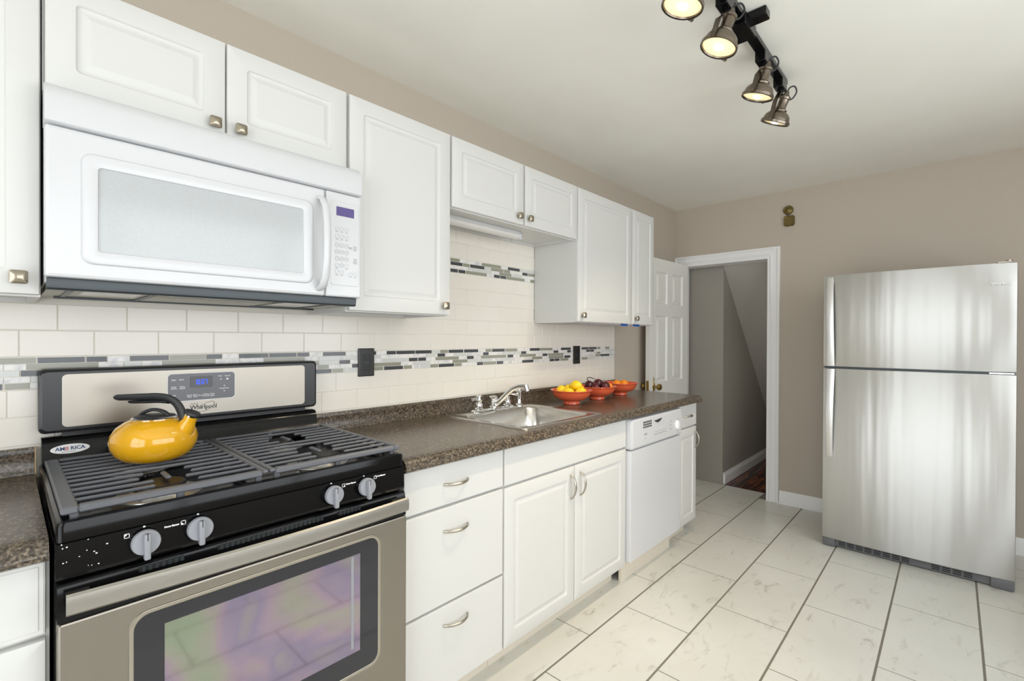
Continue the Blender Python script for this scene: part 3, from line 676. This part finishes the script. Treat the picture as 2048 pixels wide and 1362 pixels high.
# back riser and backguard
c = MB(); c.prism([(-.03, .90), (-.115, .925), (-.105, .935), (-.085, .955), (-.078, .99), (-.072, 1.004), (-.064, 1.010), (-.03, 1.010)], GX0+.004, GX1-.006, 'x'); lowb = c.build('back_riser', M['black'], t, smooth=45)
c = MB(); lpz = lambda d, y, r: [(a, y, z) for a, z in rrect(.062+d, .819-d, 1.022+d, 1.197-d, r, 5)]
c.loft([lpz(.004, -.018, .012), lpz(0, -.03, .014), lpz(0, -.058, .014), lpz(.002, -.063, .014), lpz(.008, -.066, .012)]); bg = c.build('backguard', M['bgframe'], t, smooth=40)
c = MB(); c.box(.11, .78, -.05, -.028, .985, 1.03); c.build('backguard_support', M['blackp'], t, smooth=0)
c = MB(); plate(c, .108, .772, 1.036, 1.183, -.062, -.0675, .012, .001); fpn = c.build('steel_face', M['steelb'], bg)
c = MB(); plate(c, .345, .536, 1.081, 1.171, -.065, -.0690, .012, .0008); c.build('panel_bezel', M['trim'], bg)
c = MB(); c.use(M['panelgrey']); plate(c, .3465, .5335, 1.0835, 1.1695, -.066, -.0694, .011, .0006); c.use(M['screen']); plate(c, .405, .468, 1.124, 1.159, -.067, -.0699, .003, .0004)
yq = -.0701
c.use(M['print'])
for (x, z, s_) in ((.362, 1.151, 'Bake'), (.382, 1.151, 'Broil'), (.362, 1.129, 'Keep'), (.362, 1.1235, 'Warm'), (.384, 1.129, 'Temp'), (.384, 1.1235, 'Adjust'), (.362, 1.102, 'Self'), (.403, 1.1005, 'Cook'), (.403, 1.095, 'Time'), (.419, 1.1005, 'Start'), (.419, 1.095, 'Time'),
                   (.434, 1.098, 'Clock'), (.450, 1.1005, 'Timer'), (.450, 1.095, 'Set/Off'), (.467, 1.1005, 'Oven'), (.467, 1.095, 'Light'), (.490, 1.1575, 'Start'), (.511, 1.1575, 'Cancel'), (.502, 1.116, 'Temp/Time')):
    text(c, s_, .0062, (x, yq, z), XR, ZU, .0002, bold=.00015)
c.cyl((.492, yq+.001, 1.147), (.492, yq-.0002, 1.147), .0032, n=3); c.cyl((.511, yq+.001, 1.147), (.511, yq-.0002, 1.147), .0035, n=12); c.cyl((.502, yq+.001, 1.125), (.502, yq-.0002, 1.125), .003, n=3); c.cyl((.502, yq+.001, 1.107), (.502, yq-.0002, 1.107), .003, n=3)
c.build('clock_panel', None, bg, smooth=30, label='grey touch panel with blue 10:07 clock')
# seven-segment 10:07
c = MB(); SEG = {'1': 'bc', '0': 'abcdef', '7': 'abc'}
def digit(ch, x, z, w_=.0062, h=.0145, tck=.0013):
    q = {'a': (x, x+w_, z+h-tck, z+h), 'd': (x, x+w_, z, z+tck), 'g': (x, x+w_, z+h/2-tck/2, z+h/2+tck/2), 'b': (x+w_-tck, x+w_, z+h/2, z+h), 'c': (x+w_-tck, x+w_, z, z+h/2), 'f': (x, x+tck, z+h/2, z+h), 'e': (x, x+tck, z, z+h/2)}
    for s_ in SEG[ch]: a0, a1, b0, b1 = q[s_]; c.box(a0, a1, -.0704, -.0695, b0, b1)
digit('1', .417, 1.134); digit('0', .4255, 1.134); digit('0', .4375, 1.134); digit('7', .4465, 1.134)
for dz in (.004, .0095): c.box(.4337, .4350, -.0704, -.0695, 1.134+dz, 1.1353+dz)
c.build('clock_digits', M['led'], bg, smooth=0, label='glowing blue 10:07 digits')
c = MB(); text(c, 'Whirlpool', .0195, (.443, -.0683, 1.0595), XR, ZU, .0003, bold=.0001, spacing=.93); text(c, 'GOLD', .006, (.418, -.0683, 1.0715), XR, ZU, .0003, spacing=1.3)
def swoosh(mb, cx, cz, y, a, b_, t0, t1, th=.0006, tilt=.5):
    p = []
    for k in range(19):
        an = R(t0+(t1-t0)*k/18); ex = a*math.cos(an); ez = b_*math.sin(an)
        p.append((cx+ex*math.cos(tilt)-ez*math.sin(tilt), y, cz+ex*math.sin(tilt)+ez*math.cos(tilt)))
    mb.tube(p, [th*(.35+.65*math.sin(math.pi*k/18)) for k in range(19)], 6)
swoosh(c, .4505, 1.0595, -.0683, .026, .011, -170, 150)
c.build('logo', M['dprint'], bg, smooth=0, label='dark maker lettering with a swirl on the steel face')
# oval sticker on the riser
c = MB(); cx, cz = .124, .979
def riser_y(z): return -.0845+(z-.955)/.035*.0065
p0 = Vector((cx, riser_y(cz)-.001, cz)); upr = Vector((0, .182, .983))
c.use(M['print']).loft([[p0+Vector((.040*math.cos(2*math.pi*k/36), -e, 0))+upr*.0125*math.sin(2*math.pi*k/36) for k in range(36)] for e in (-.001, .0008)])
c.use(M['blue']); text(c, 'AM', .0135, p0+Vector((-.0205, -.0012, 0))+upr*.001, XR, upr, .0003, bold=.0003); text(c, 'RICA', .0135, p0+Vector((.0150, -.0012, 0))+upr*.001, XR, upr, .0003, bold=.0003)
for k in range(4): 
    q = p0+Vector((-.0070, -.001, 0))+upr*(-.0040+k*.0026)
    c.use(M['red']).loft([[q+Vector((a, -e, 0))+upr*bb_ for a, bb_ in ((-.0034, 0), (0, .0012), (.0034, 0), (.0034, .0014), (0, .0026), (-.0034, .0014))] for e in (0, .0006)])
c.use(M['applgrey']); c.loft([[p0+Vector((a, -e, 0))+upr*b_ for a, b_ in ((-.018, -.0085), (.012, -.0085), (.012, -.0070), (-.018, -.0070))] for e in (0, .001)])
c.build('sticker', None, lowb, smooth=0, label='white oval sticker reading AMERICA')
# burners
for x, y, rr in ((.25, -.205, .038), (.25, -.49, .05), (.63, -.205, .036), (.63, -.49, .05)):
    c = MB(); c.use(M['alu']).lathe([(rr+.035, .9205), (rr+.034, .9225), (rr+.008, .924), (rr+.006, .934), (rr-.004, .936)], (x, y, 0), n=36)
    c.use(M['burncap']).lathe([(rr, .9362), (rr+.002, .939), (rr, .944), (rr-.006, .946)], (x, y, 0), n=36)
    for k in range(0, 24): 
        a = 2*math.pi*k/24; c.use(M['alu']).box(x+math.cos(a)*(rr+.006)-.0015, x+math.cos(a)*(rr+.006)+.0015, y+math.sin(a)*(rr+.006)-.0015, y+math.sin(a)*(rr+.006)+.0015, .926, .934)
    c.build('burner', None, t, smooth=40)
# two cast grates
GZ = .962
def grate(x0, x1, left):
    g = MB(); y0, y1 = -.628, -.118; wd = .013
    side = .026 if left else .016
    def bar(a0, a1, b0, b1, zt=GZ, h=.008): g.box(a0, a1, b0, b1, zt-h, zt, .003, 1)
    if left: bar(x0, x0+side, y0, y1, GZ, .014); bar(x1-.014, x1, y0, y1)
    else: bar(x0, x0+.014, y0, y1); bar(x1-side, x1, y0, y1, GZ, .014)
    bar(x0+(side if left else .014), x1-(.014 if left else side), y0, y0+.02, GZ, .014); bar(x0+(side if left else .014), x1-(.014 if left else side), y1-.014, y1)
    xm = (x0+x1)/2+(.006 if left else -.006); ys = [y0+.02+(y1-y0-.034)*(k+1)/11 for k in range(10)]
    for k, y in enumerate(ys):
        full = k in (4, 5, 9)
        if full: bar(x0+.008, x1-.008, y-.0038, y+.0038, GZ-.0008)
        elif k in (2, 7):
            bar(x0+.008, xm-.05, y-.0038, y+.0038, GZ-.0008); bar(xm+.05, x1-.008, y-.0038, y+.0038, GZ-.0008)
        elif k in (0, 3, 6, 8):
            bar(x0+.008, xm-.035, y-.0038, y+.0038, GZ-.0008); bar(xm+.045, x1-.008, y-.0038, y+.0038, GZ-.0008)
        else:
            bar(x0+.008, xm-.03, y-.0038, y+.0038, GZ-.0008); bar(xm+.03, x1-.008, y-.0038, y+.0038, GZ-.0008)
    for ya in (ys[1]+.012, ys[6]+.012): bar(xm-.006, xm+.006, ya, ya+.062, GZ-.0016)
    bar(xm-.006, xm+.006, ys[8], y1-.006, GZ-.001) if False else None
    for fx in (x0+.02, x1-.02, xm):
        for fy in (y0+.014, y1-.01, (y0+y1)/2):
            if fx == xm and fy == (y0+y1)/2: continue
            g.box(fx-.007, fx+.007, fy-.006, fy+.006, .921, GZ-.006, .002, 1)
    return g.build('grate', M['iron'], t, smooth=30)
grate(.072, .4425, True); grate(.4455, .816, False)
# oven door
c = MB(); plate(c, GX0+.002, GX1+.002, .225, .757, -.615, -.660, .006, .004); od = c.build('oven_door', M['steelh'], t)
c = MB(); c.prism([(-.615, .7575), (-.655, .7575), (-.657, .790), (-.650, .822), (-.645, .826), (-.615, .826)], GX0+.002, GX1+.002, 'x'); dt = c.build('door_trim', M['black'], od, smooth=30)
def vent_row(xa, xb):
    c = MB(); nslot = int((xb-xa)/.011)
    for k in range(nslot):
        x = xa+k*.011
        c.use(M['dark']).box(x, x+.0055, -.6532, -.648, .811, .8195); c.use(M['dgrey']).box(x+.0055, x+.011, -.6536, -.648, .810, .8205)
    c.build('vent_slots', None, dt, smooth=0)
vent_row(.185, .262); vent_row(.325, .575); vent_row(.607, .675)
c = MB(); lpw = lambda d, y, r: [(a, y, z) for a, z in rrect(.176+d, .723-d, .372+d, .725-d, r, 6)]
c.loft([lpw(-.009, -.659, .034), lpw(-.008, -.6625, .033), lpw(-.004, -.6635, .03), lpw(0, -.6615, .027)], cap1=False); c.build('window_trim', M['nickel'], od, smooth=40)
c = MB(); c.loft([lpw(0, -.658, .027), lpw(0, -.6618, .027)]); wg = c.build('window_glass', M['winframe'], od, smooth=0, label='dark glass oven window border')
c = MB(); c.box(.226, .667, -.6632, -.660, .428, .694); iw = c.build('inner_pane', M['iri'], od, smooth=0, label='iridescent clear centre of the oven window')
c = MB(); c.box(.640, .6475, -.6640, -.6632, .44, .690); c.build('pane_edge', M['kgrey'], od, smooth=0)
c = MB(); n = 24
c.loft([[(GX0+.012+(GX1-GX0-.022)*k/n, -.678-.018*math.sin(math.pi*k/n)-dy, z) for dy, z in ((0, .781), (.006, .7795), (.011, .784), (.012, .800), (.010, .815), (.005, .819), (0, .817))] for k in range(n+1)])
for x in (GX0+.03, GX1-.03): c.box(x-.016, x+.016, -.684, -.653, .786, .812)
c.build('door_handle', M['steelg'], od, smooth=40)
c = MB(); plate(c, GX0+.002, GX1+.002, .045, .217, -.615, -.655, .006, .004); c.build('storage_drawer', M['steelh'], t)

# ------------------------------------------------------------------ kettle
KX, KY, KZ = .272, -.308, GZ+.0005
t = thing('kettle', 'yellow enamel kettle with black handle on the left grate', 'kettle', (KX, KY, KZ))
K = Vector((KX, KY, KZ)); kd = Vector((.70, -.714, 0)).normalized()
def kp(s_, z, f_=0): return K+kd*s_+Vector((0, 0, z))+Vector((-kd.y, kd.x, 0))*f_
b = MB(); b.lathe([(.046, 0), (.056, .0015), (.072, .009), (.085, .022), (.0935, .040), (.0955, .056), (.092, .073), (.081, .090), (.064, .103), (.052, .1085), (.046, .110)], K, n=56); b.build('body', M['yellow'], t, smooth=70)
b = MB(); b.use(M['chrome']).lathe([(.0505, .108), (.0515, .111), (.047, .114), (.044, .1135)], K, n=48)
b.use(M['kblack']).lathe([(.046, .1135), (.044, .116), (.030, .119), (.006, .120)], K, n=40); b.build('lid', None, t, smooth=50, label='black lid with chrome rim')
b = MB(); pp = [(-.040, .114), (-.028, .124), (-.008, .131), (.010, .130), (.027, .124), (.040, .114)]
b.tube(curve([kp(*p) for p in pp]), radii([.007, .008, .008, .008, .0075, .005]), 12, .55); b.build('lid_grip', M['kblack'], t, smooth=60)
b = MB(); b.tube(curve([kp(.064, .062), kp(.078, .082), kp(.089, .103), kp(.0955, .116)]), radii([.026, .022, .0165, .0155]), 20)
b.build('spout', M['yellow'], t, smooth=60)
b = MB(); b.use(M['chrome']).tube([kp(.0953, .1155), kp(.0966, .118)], [.0168, .0168], 20); b.use(M['kblack']).tube([kp(.0966, .118), kp(.0980, .121), kp(.0998, .125), kp(.1006, .127)], [.0165, .019, .0175, .009], 20)
b.tube([kp(.072, .124), kp(.084, .128), kp(.096, .1255)], [.005, .006, .007], 10)
b.build('spout_cap', None, t, smooth=50, label='black spout lid with chrome ring')
pp = [(.082, .080), (.0765, .102), (.0690, .126), (.057, .147), (.038, .160), (.012, .1655), (-.02, .1655), (-.065, .164), (-.094, .1630), (-.105, .1622)]
b = MB(); b.tube(curve([kp(*p) for p in pp]), radii([.0155, .0165, .016, .015, .0135, .012, .011, .0105, .010, .005]), 18, .62)
b.build('handle', M['kblack'], t, smooth=60)
b = MB(); b.tube(curve([kp(.038, .152), kp(.012, .1535), kp(-.02, .1525), kp(-.058, .1515), kp(-.068, .1525)]), radii([.010, .0095, .009, .008, .004]), 14, .5); b.build('spout_lever', M['blackp'], t, smooth=60)

# ------------------------------------------------------------------ microwave
t = thing('microwave', 'white over-the-range microwave below the short wall cabinet', 'microwave', (.44, -.2, 1.39))
MX0, MX1, MF = .060, .816, -.400
MB().box(MX0+.002, MX1-.002, -.372, -.016, 1.408, 1.852).build('case', M['appl'], t, smooth=0)
c = MB(); prof = [(-.34, 1.8535), (-.362, 1.8535), (-.380, 1.848), (-.393, 1.836), (-.399, 1.818), (-.402, 1.79), (-.402, 1.762), (-.398, 1.7585), (-.34, 1.7585)]
c.prism(prof, MX0, MX1, 'x'); c.build('vent_grille', M['appl'], t, smooth=45)
c = MB(); plate(c, MX0, .692, 1.418, 1.7535, -.374, MF, .006, .008); 
dw = c.build('door', M['appl'], t)
lw = lambda d, y, r: [(a, y, z) for a, z in rrect(.119+d, .651-d, 1.452+d, 1.706-d, r, 6)]
c = MB(); c.loft([lw(0, MF+.004, .022), lw(0, MF-.0010, .022), lw(.0025, MF-.0055, .022), lw(.006, MF-.0065, .02), lw(.024, MF-.0065, .012), lw(.029, MF-.005, .008), lw(.0305, MF-.0005, .006)], cap1=False); c.build('window_frame', M['appl'], dw, smooth=40)
M['mesh'] = mat('microwave_mesh_glass', (190, 194, 197), .12); m = M['mesh']
n, l, b_ = nodes(m); vo = n.new('ShaderNodeTexVoronoi'); vo.inputs['Scale'].default_value = 900; l.new(coords(m), vo.inputs['Vector']); setcol(m, ramp(m, vo.outputs['Distance'], [(.2, (168, 172, 175)), (.5, (186, 189, 191))]))
c = MB(); c.loft([lw(.0300, MF-.0002, .006), lw(.0300, MF-.0012, .006)]); c.build('window_glass', M['mesh'], dw, smooth=0, label='grey mesh glass microwave window')
hp = [(.672, MF+.0, 1.722), (.674, MF-.020, 1.716), (.676, MF-.036, 1.690), (.677, MF-.043, 1.640), (.677, MF-.045, 1.585), (.677, MF-.043, 1.53), (.676, MF-.036, 1.475), (.674, MF-.022, 1.447), (.672, MF-.0, 1.438)]
c = MB(); c.tube(hp, [.012, .0125, .0125, .0125, .0125, .0125, .0125, .0125, .012], 16, .62, upv=(0, 0, 1)); c.build('handle', M['appl'], dw, smooth=60)
c = MB(); plate(c, .6945, MX1, 1.418, 1.7535, -.374, MF, .006, .006); cp = c.build('control_panel', M['appl'], t)
c = MB(); plate(c, .709, .806, 1.455, 1.724, -.395, MF-.0018, .006, .0015); c.build('keypad_plate', M['appl'], cp)
c = MB(); plate(c, .727, .788, 1.679, 1.708, MF, MF-.0026, .001, .0003); c.build('display', M['lcd'], cp, label='violet microwave display')
c = MB(); yk = MF-.0019
def ring(x, z, r, th=.0006, n=18):
    c.loft([[(x+rr_*math.cos(2*math.pi*k/n), y, z+rr_*math.sin(2*math.pi*k/n)) for k in range(n)] for rr_, y in ((r, yk), (r, yk-.0005), (r-th, yk-.0005), (r-th, yk))], False, False)
nums = iter('1234567890')
for r_ in range(7):
    for k in range(3):
        x = .729+k*.0165; z = 1.637-r_*.0245
        if r_ >= 2: z = 1.637-.049-(r_-2)*.0215-.004
        if 2 <= r_ <= 4 or (r_ == 5 and k == 1): ring(x, z, .0068, .0008); text(c, next(nums), .0065, (x, yk, z), XR, ZU, .0003)
        elif r_ == 6 and k == 2: continue
        else: ring(x, z, .006, .0003); c.box(x-.0045, x+.0045, yk-.0005, yk, z-.0105, z-.0088)
for x, z, r in ((.792, 1.577, .0055), (.792, 1.535, .0065)): ring(x, z, r, .001); ring(x, z, r*.5, .0008); c.box(x-.006, x+.006, yk-.0005, yk, z+r+.002, z+r+.004)
c.box(.769, .782, yk-.0005, yk, 1.580, 1.582); c.box(.769, .782, yk-.0005, yk, 1.576, 1.578)
for x in (.776, .792): ring(x, 1.4945, .006, .0003); c.box(x-.0045, x+.0045, yk-.0005, yk, 1.4845, 1.486)
c.build('key_marks', M['applgrey'], cp, smooth=0)
c = MB(); c.prism([(-.365, 1.417), (-.388, 1.417), (-.389, 1.414), (-.386, 1.395), (-.382, 1.391), (-.365, 1.391)], MX0+.004, MX1-.012, 'x'); c.build('lower_trim', M['dgrey'], t, smooth=30, label='dark grey strip along the lower edge')
c = MB(); c.box(MX0+.006, MX1-.006, -.366, -.02, 1.394, 1.409); us_ = c.build('underside', M['filter'], t, smooth=0)
for xa in (.13, .59):
    c = MB(); c.box(xa, xa+.11, -.34, -.20, 1.3925, 1.3945); c.build('work_lamp_cover', M['diff'], us_, smooth=0)
c = MB(); c.box(.27, .56, -.33, -.12, 1.391, 1.3945, .001, 1); c.build('grease_filter', M['filter'], us_, smooth=0)
for xa in (.10, .255, .57, .72): MB().box(xa, xa+.012, -.345, -.10, 1.3915, 1.3945).build('rail', M['dgrey'], us_, smooth=0)
MB().box(.09, .79, -.10, -.085, 1.388, 1.3945).build('rail', M['dgrey'], us_, smooth=0)

# ------------------------------------------------------------------ refrigerator
FX = 3.497; FY0, FY1 = -2.090, -1.256
t = thing('refrigerator', 'stainless steel top-freezer refrigerator against the far wall', 'refrigerator', (3.8, -1.67, 0))
MB().box(3.56, 4.12, FY0+.004, FY1-.004, .02, 1.672, .006, 2).build('cabinet_body', M['fside'], t)
def fdoor(name, z0, z1):
    c = MB(); n = 20; BOW = .016
    pts = []
    for k in range(n+1):
        s_ = -1+2*k/n; y = (FY0+FY1)/2+s_*(FY1-FY0)/2
        x = FX-BOW*(1-s_*s_)+.004*s_*-1
        pts.append((x, y))
    # rounded vertical edges
    poly = [(3.555, FY0), (FX+.014, FY0)]+[(FX+.006, FY0+.0025)]+pts[1:-1]+[(FX-.002, FY1-.0025), (FX+.006, FY1), (3.555, FY1)]
    inner = lambda d, e: [(min(max(x, FX-.03)+ (e if x < 3.55 else 0), 3.555), max(min(y, FY1-d), FY0+d)) for x, y in poly]
    c.loft([[(x, y, z0+.0) for x, y in inner(.003, .003)], [(x, y, z0+.004) for x, y in poly], [(x, y, z1-.004) for x, y in poly], [(x, y, z1) for x, y in inner(.003, .003)]])
    return c.build(name, M['steelv'], t, smooth=50)
fd = fdoor('freezer_door', 1.122, 1.684); rd = fdoor('fridge_door', .056, 1.108)
c = MB(); c.box(3.512, 3.556, FY0+.006, FY1-.006, 1.108, 1.122); c.build('door_gasket', M['dgrey'], t, smooth=0)
def fhandle(par, z0, z1, thin_top):
    c = MB(); n = 22; loops = []
    for k in range(n+1):
        s_ = k/n; z = z0+(z1-z0)*s_; w_ = .044; off = .012+.026*math.sin(math.pi*(.08+.84*s_))
        e = s_ if thin_top else 1-s_
        yL = FY1-.020; x = FX-off
        wv_ = w_*(.80+.20*(1-e)) if thin_top else w_*(.80+.2*(1-e))
        loops.append([(x+.004, yL, z), (x-.001, yL-.002, z), (x-.003, yL-wv_/2, z), (x-.001, yL-wv_+.002, z), (x+.004, yL-wv_, z), (x+.008, yL-wv_*.5, z)])
    c.loft(loops)
    for z in (z0+.02, z1-.02): c.box(FX-.016, FX+.006, FY1-.055, FY1-.028, z-.014, z+.014, .003, 1)
    c.build('handle', M['steelh2'], par, smooth=40)
M['steelh2'] = mat('satin_handle_steel', (206, 205, 202), .3, 1.)
fhandle(fd, 1.124, 1.668, True); fhandle(rd, .566, 1.106, False)
c = MB(); c.box(3.53, 3.58, FY0+.01, FY1-.01, .004, .052); 
for y0, y1 in ((FY1-.068, FY1-.002), (FY0+.002, FY0+.09)): plate_ = c.box(FX+.004, 3.58, y0, y1, .003, .056, .006, 2)
c.box(FX+.018, 3.54, FY0+.08, FY1-.06, .006, .050, .003, 1); gr = c.build('base_grille', M['grille'], t, smooth=30)
c = MB()
for k in range(14):
    ya = FY1-.085-k*.043
    if k in (8, 9): continue
    for j in range(3): c.box(FX+.0165, FX+.02, ya-.034, ya, .016+j*.010, .021+j*.010)
c.build('grille_slots', M['dark'], gr, smooth=0)
c = MB(); c.box(FX+.01, 3.56, FY0+.015, FY0+.075, 1.684, 1.694, .003, 1); c.cyl((FX+.03, FY0+.03, 1.69), (FX+.03, FY0+.03, 1.700), .012); c.build('hinge_cover', M['nickel'], t, label='top hinge of the freezer door')
c = MB(); c.box(FX+.004, 3.54, FY0+.010, FY0+.10, 1.112, 1.118); c.build('hinge', M['chrome'], t, smooth=0)
c = MB(); yl = -2.032; text(c, 'Whirlpool', .020, (FX-.0085, yl, 1.578), (0, -1, 0), ZU, .0012, bold=.0003, spacing=.93)
c.build('logo', M['trim'], fd, smooth=0, label='raised maker lettering on the freezer door')

# ------------------------------------------------------------------ door chime
t = thing('door_chime', 'small olive brass bell and plate high on the far wall', 'bell', (XF, -.92, 2.22))
c = MB(); c.lathe([(.034, 0), (.035, .012), (.031, .020), (.024, .023), (.020, .022), (.010, .027), (.002, .029)], (XF, -.909, 2.289), (-1, 0, 0), 32); c.build('gong', M['bell'], t)
c = MB(); lpb = lambda d, x: [(x, a, b) for a, b in rrect(-.952+d, -.880-d, 2.165+d, 2.245-d, .016, 5)]
c.loft([lpb(0, XF), lpb(0, XF-.018), lpb(.004, XF-.024), lpb(.010, XF-.024), lpb(.012, XF-.022)]); c.build('back_box', M['bell'], t, smooth=40)
c = MB(); c.box(XF-.010, XF, -.908, -.900, 2.235, 2.262); c.build('striker', M['bronze'], t, smooth=0)

# ------------------------------------------------------------------ track light
TY = -1.285; TZ = ZC
t = thing('track_light', 'black ceiling track light with four bronze spot heads', 'lamp', (1.8, TY, TZ))
MB().box(1.05, 2.39, TY-.018, TY+.018, TZ-.022, TZ, .002, 1).build('track_rail', M['black'], t, smooth=30)
c = MB(); c.box(1.765, 1.885, TY-.03, TY+.045, TZ-.055, TZ-.012, .003, 1); c.box(1.80, 1.85, TY-.085, TY-.018, TZ-.03, TZ, .003, 1); c.build('feed_box', M['black'], t)
def head(ax_x, hx, hy, hz, axis, kk=1.0):
    """ax_x: adapter position on the rail; (hx,hy,hz): centre of the lens; axis: way the lamp shines"""
    ad = MB(); ad.box(ax_x-.045, ax_x+.03, TY-.019, TY+.019, TZ-.060, TZ-.018, .003, 1); ad.cyl((ax_x, TY, TZ-.072), (ax_x, TY, TZ-.055), .012)
    sh = MB(); c0 = Vector((hx, hy, hz)); A = Vector(axis).normalized(); r0 = .056*kk
    prof = [(r0, -.002), (r0+.004, 0), (r0+.004, .010), (r0-.001, .013), (r0-.002, .020), (r0*.90, .031), (r0*.74, .041), (r0*.58, .047), (r0*.50, .049), (r0*.52, .051), (r0*.52, .055), (r0*.44, .057), (r0*.40, .061), (r0*.355, .064), (r0*.355, .098), (r0*.42, .100), (r0*.42, .108), (r0*.34, .112), (r0*.22, .117), (r0*.12, .132), (.003, .134)]
    sh.lathe(prof, c0, -A, 36, cap0=False); sh.lathe([(r0-.001, .001), (r0*.78, .03), (r0*.5, .046), (.004, .05)], c0, -A, 36, cap0=False)
    h = sh.build('spot_head', M['bronze'], t, smooth=40, label='bronze bell-shaped spot head')
    ad.build('adapter', M['black'], h)
    # yoke
    side = A.cross(Vector((A.y, -A.x, 0)) if abs(A.z) < .99 else Vector((0, 1, 0))).normalized()
    side = Vector((1, 0, 0))-A*A.x; side.normalize()
    top = Vector((ax_x, TY, TZ-.075)); y_ = MB(); ra = r0+.010
    def strap(pts, wdir):
        loops = []
        for k, p in enumerate(pts):
            tg = (pts[min(k+1, len(pts)-1)]-pts[max(k-1, 0)]).normalized(); nd = tg.cross(wdir).normalized()
            loops.append([p+wdir*a+nd*b for a, b in ((-.009, -.0015), (.009, -.0015), (.009, .0015), (-.009, .0015))])
        y_.loft(loops)
    wdir = Vector((0, 1, 0))
    for s_ in (-1, 1):
        foot = c0-A*.006+side*s_*ra; mid = foot*.35+top*.65+Vector((s_*.026, 0, 0))
        strap([top+Vector((0, 0, 0)), top+Vector((s_*.016, 0, -.001)), top+Vector((s_*.028, 0, -.012)), mid, foot+(top-foot)*.25+side*s_*.006, foot+(top-foot)*.02, foot-Vector((0, 0, .002))], wdir)
        y_.cyl(foot-side*s_*.01, foot+side*s_*.006, .006, n=12)
    y_.build('yoke', M['bronze'], h, smooth=30)
    cd = MB(); e = c0-A*.132
    cd.tube(curve([e, e-A*.014+RD*.004, e-A*.018+RD*.022, e+A*.004+RD*.040, e+A*.030+RD*.034, e+A*.036+RD*.016, e+A*.030+RD*.004], 6), .0032, 8)
    cd.build('cord', M['blackp'], h, smooth=60)
    ln = MB(); ln.lathe([(r0-.003, .006), (r0*.8, .004), (.003, .002)], c0, -A, 32, cap0=False); b = ln.build('lamp_lens', M['bulb'], h, smooth=60, label='glowing warm lamp lens')
    co = MB(); co.lathe([(.015, .0015), (.014, -.001), (.003, -.002)], c0, -A, 24); co.build('lamp_core', M['bulbcore'], h, smooth=60)
    ld = bpy.data.lights.new('spot_lamp', 'SPOT'); ld.energy = 34; ld.color = (1, .83, .60); ld.spot_size = R(80); ld.spot_blend = .8; ld.shadow_soft_size = .04
    lo = bpy.data.objects.new('spot_lamp', ld); COL.objects.link(lo); lo.matrix_world = Matrix.Translation(c0+A*.012) @ A.to_track_quat('-Z', 'Y').to_matrix().to_4x4()
for a in ((1.395, 1.337, -1.272, 2.245, (-.10, .24, -.96)), (1.655, 1.614, -1.276, 2.250, (-.18, .28, -.93)), (2.085, 2.052, -1.272, 2.252, (.02, .32, -.94)), (2.345, 2.345, -1.262, 2.250, (.12, .42, -.90))): head(*a)
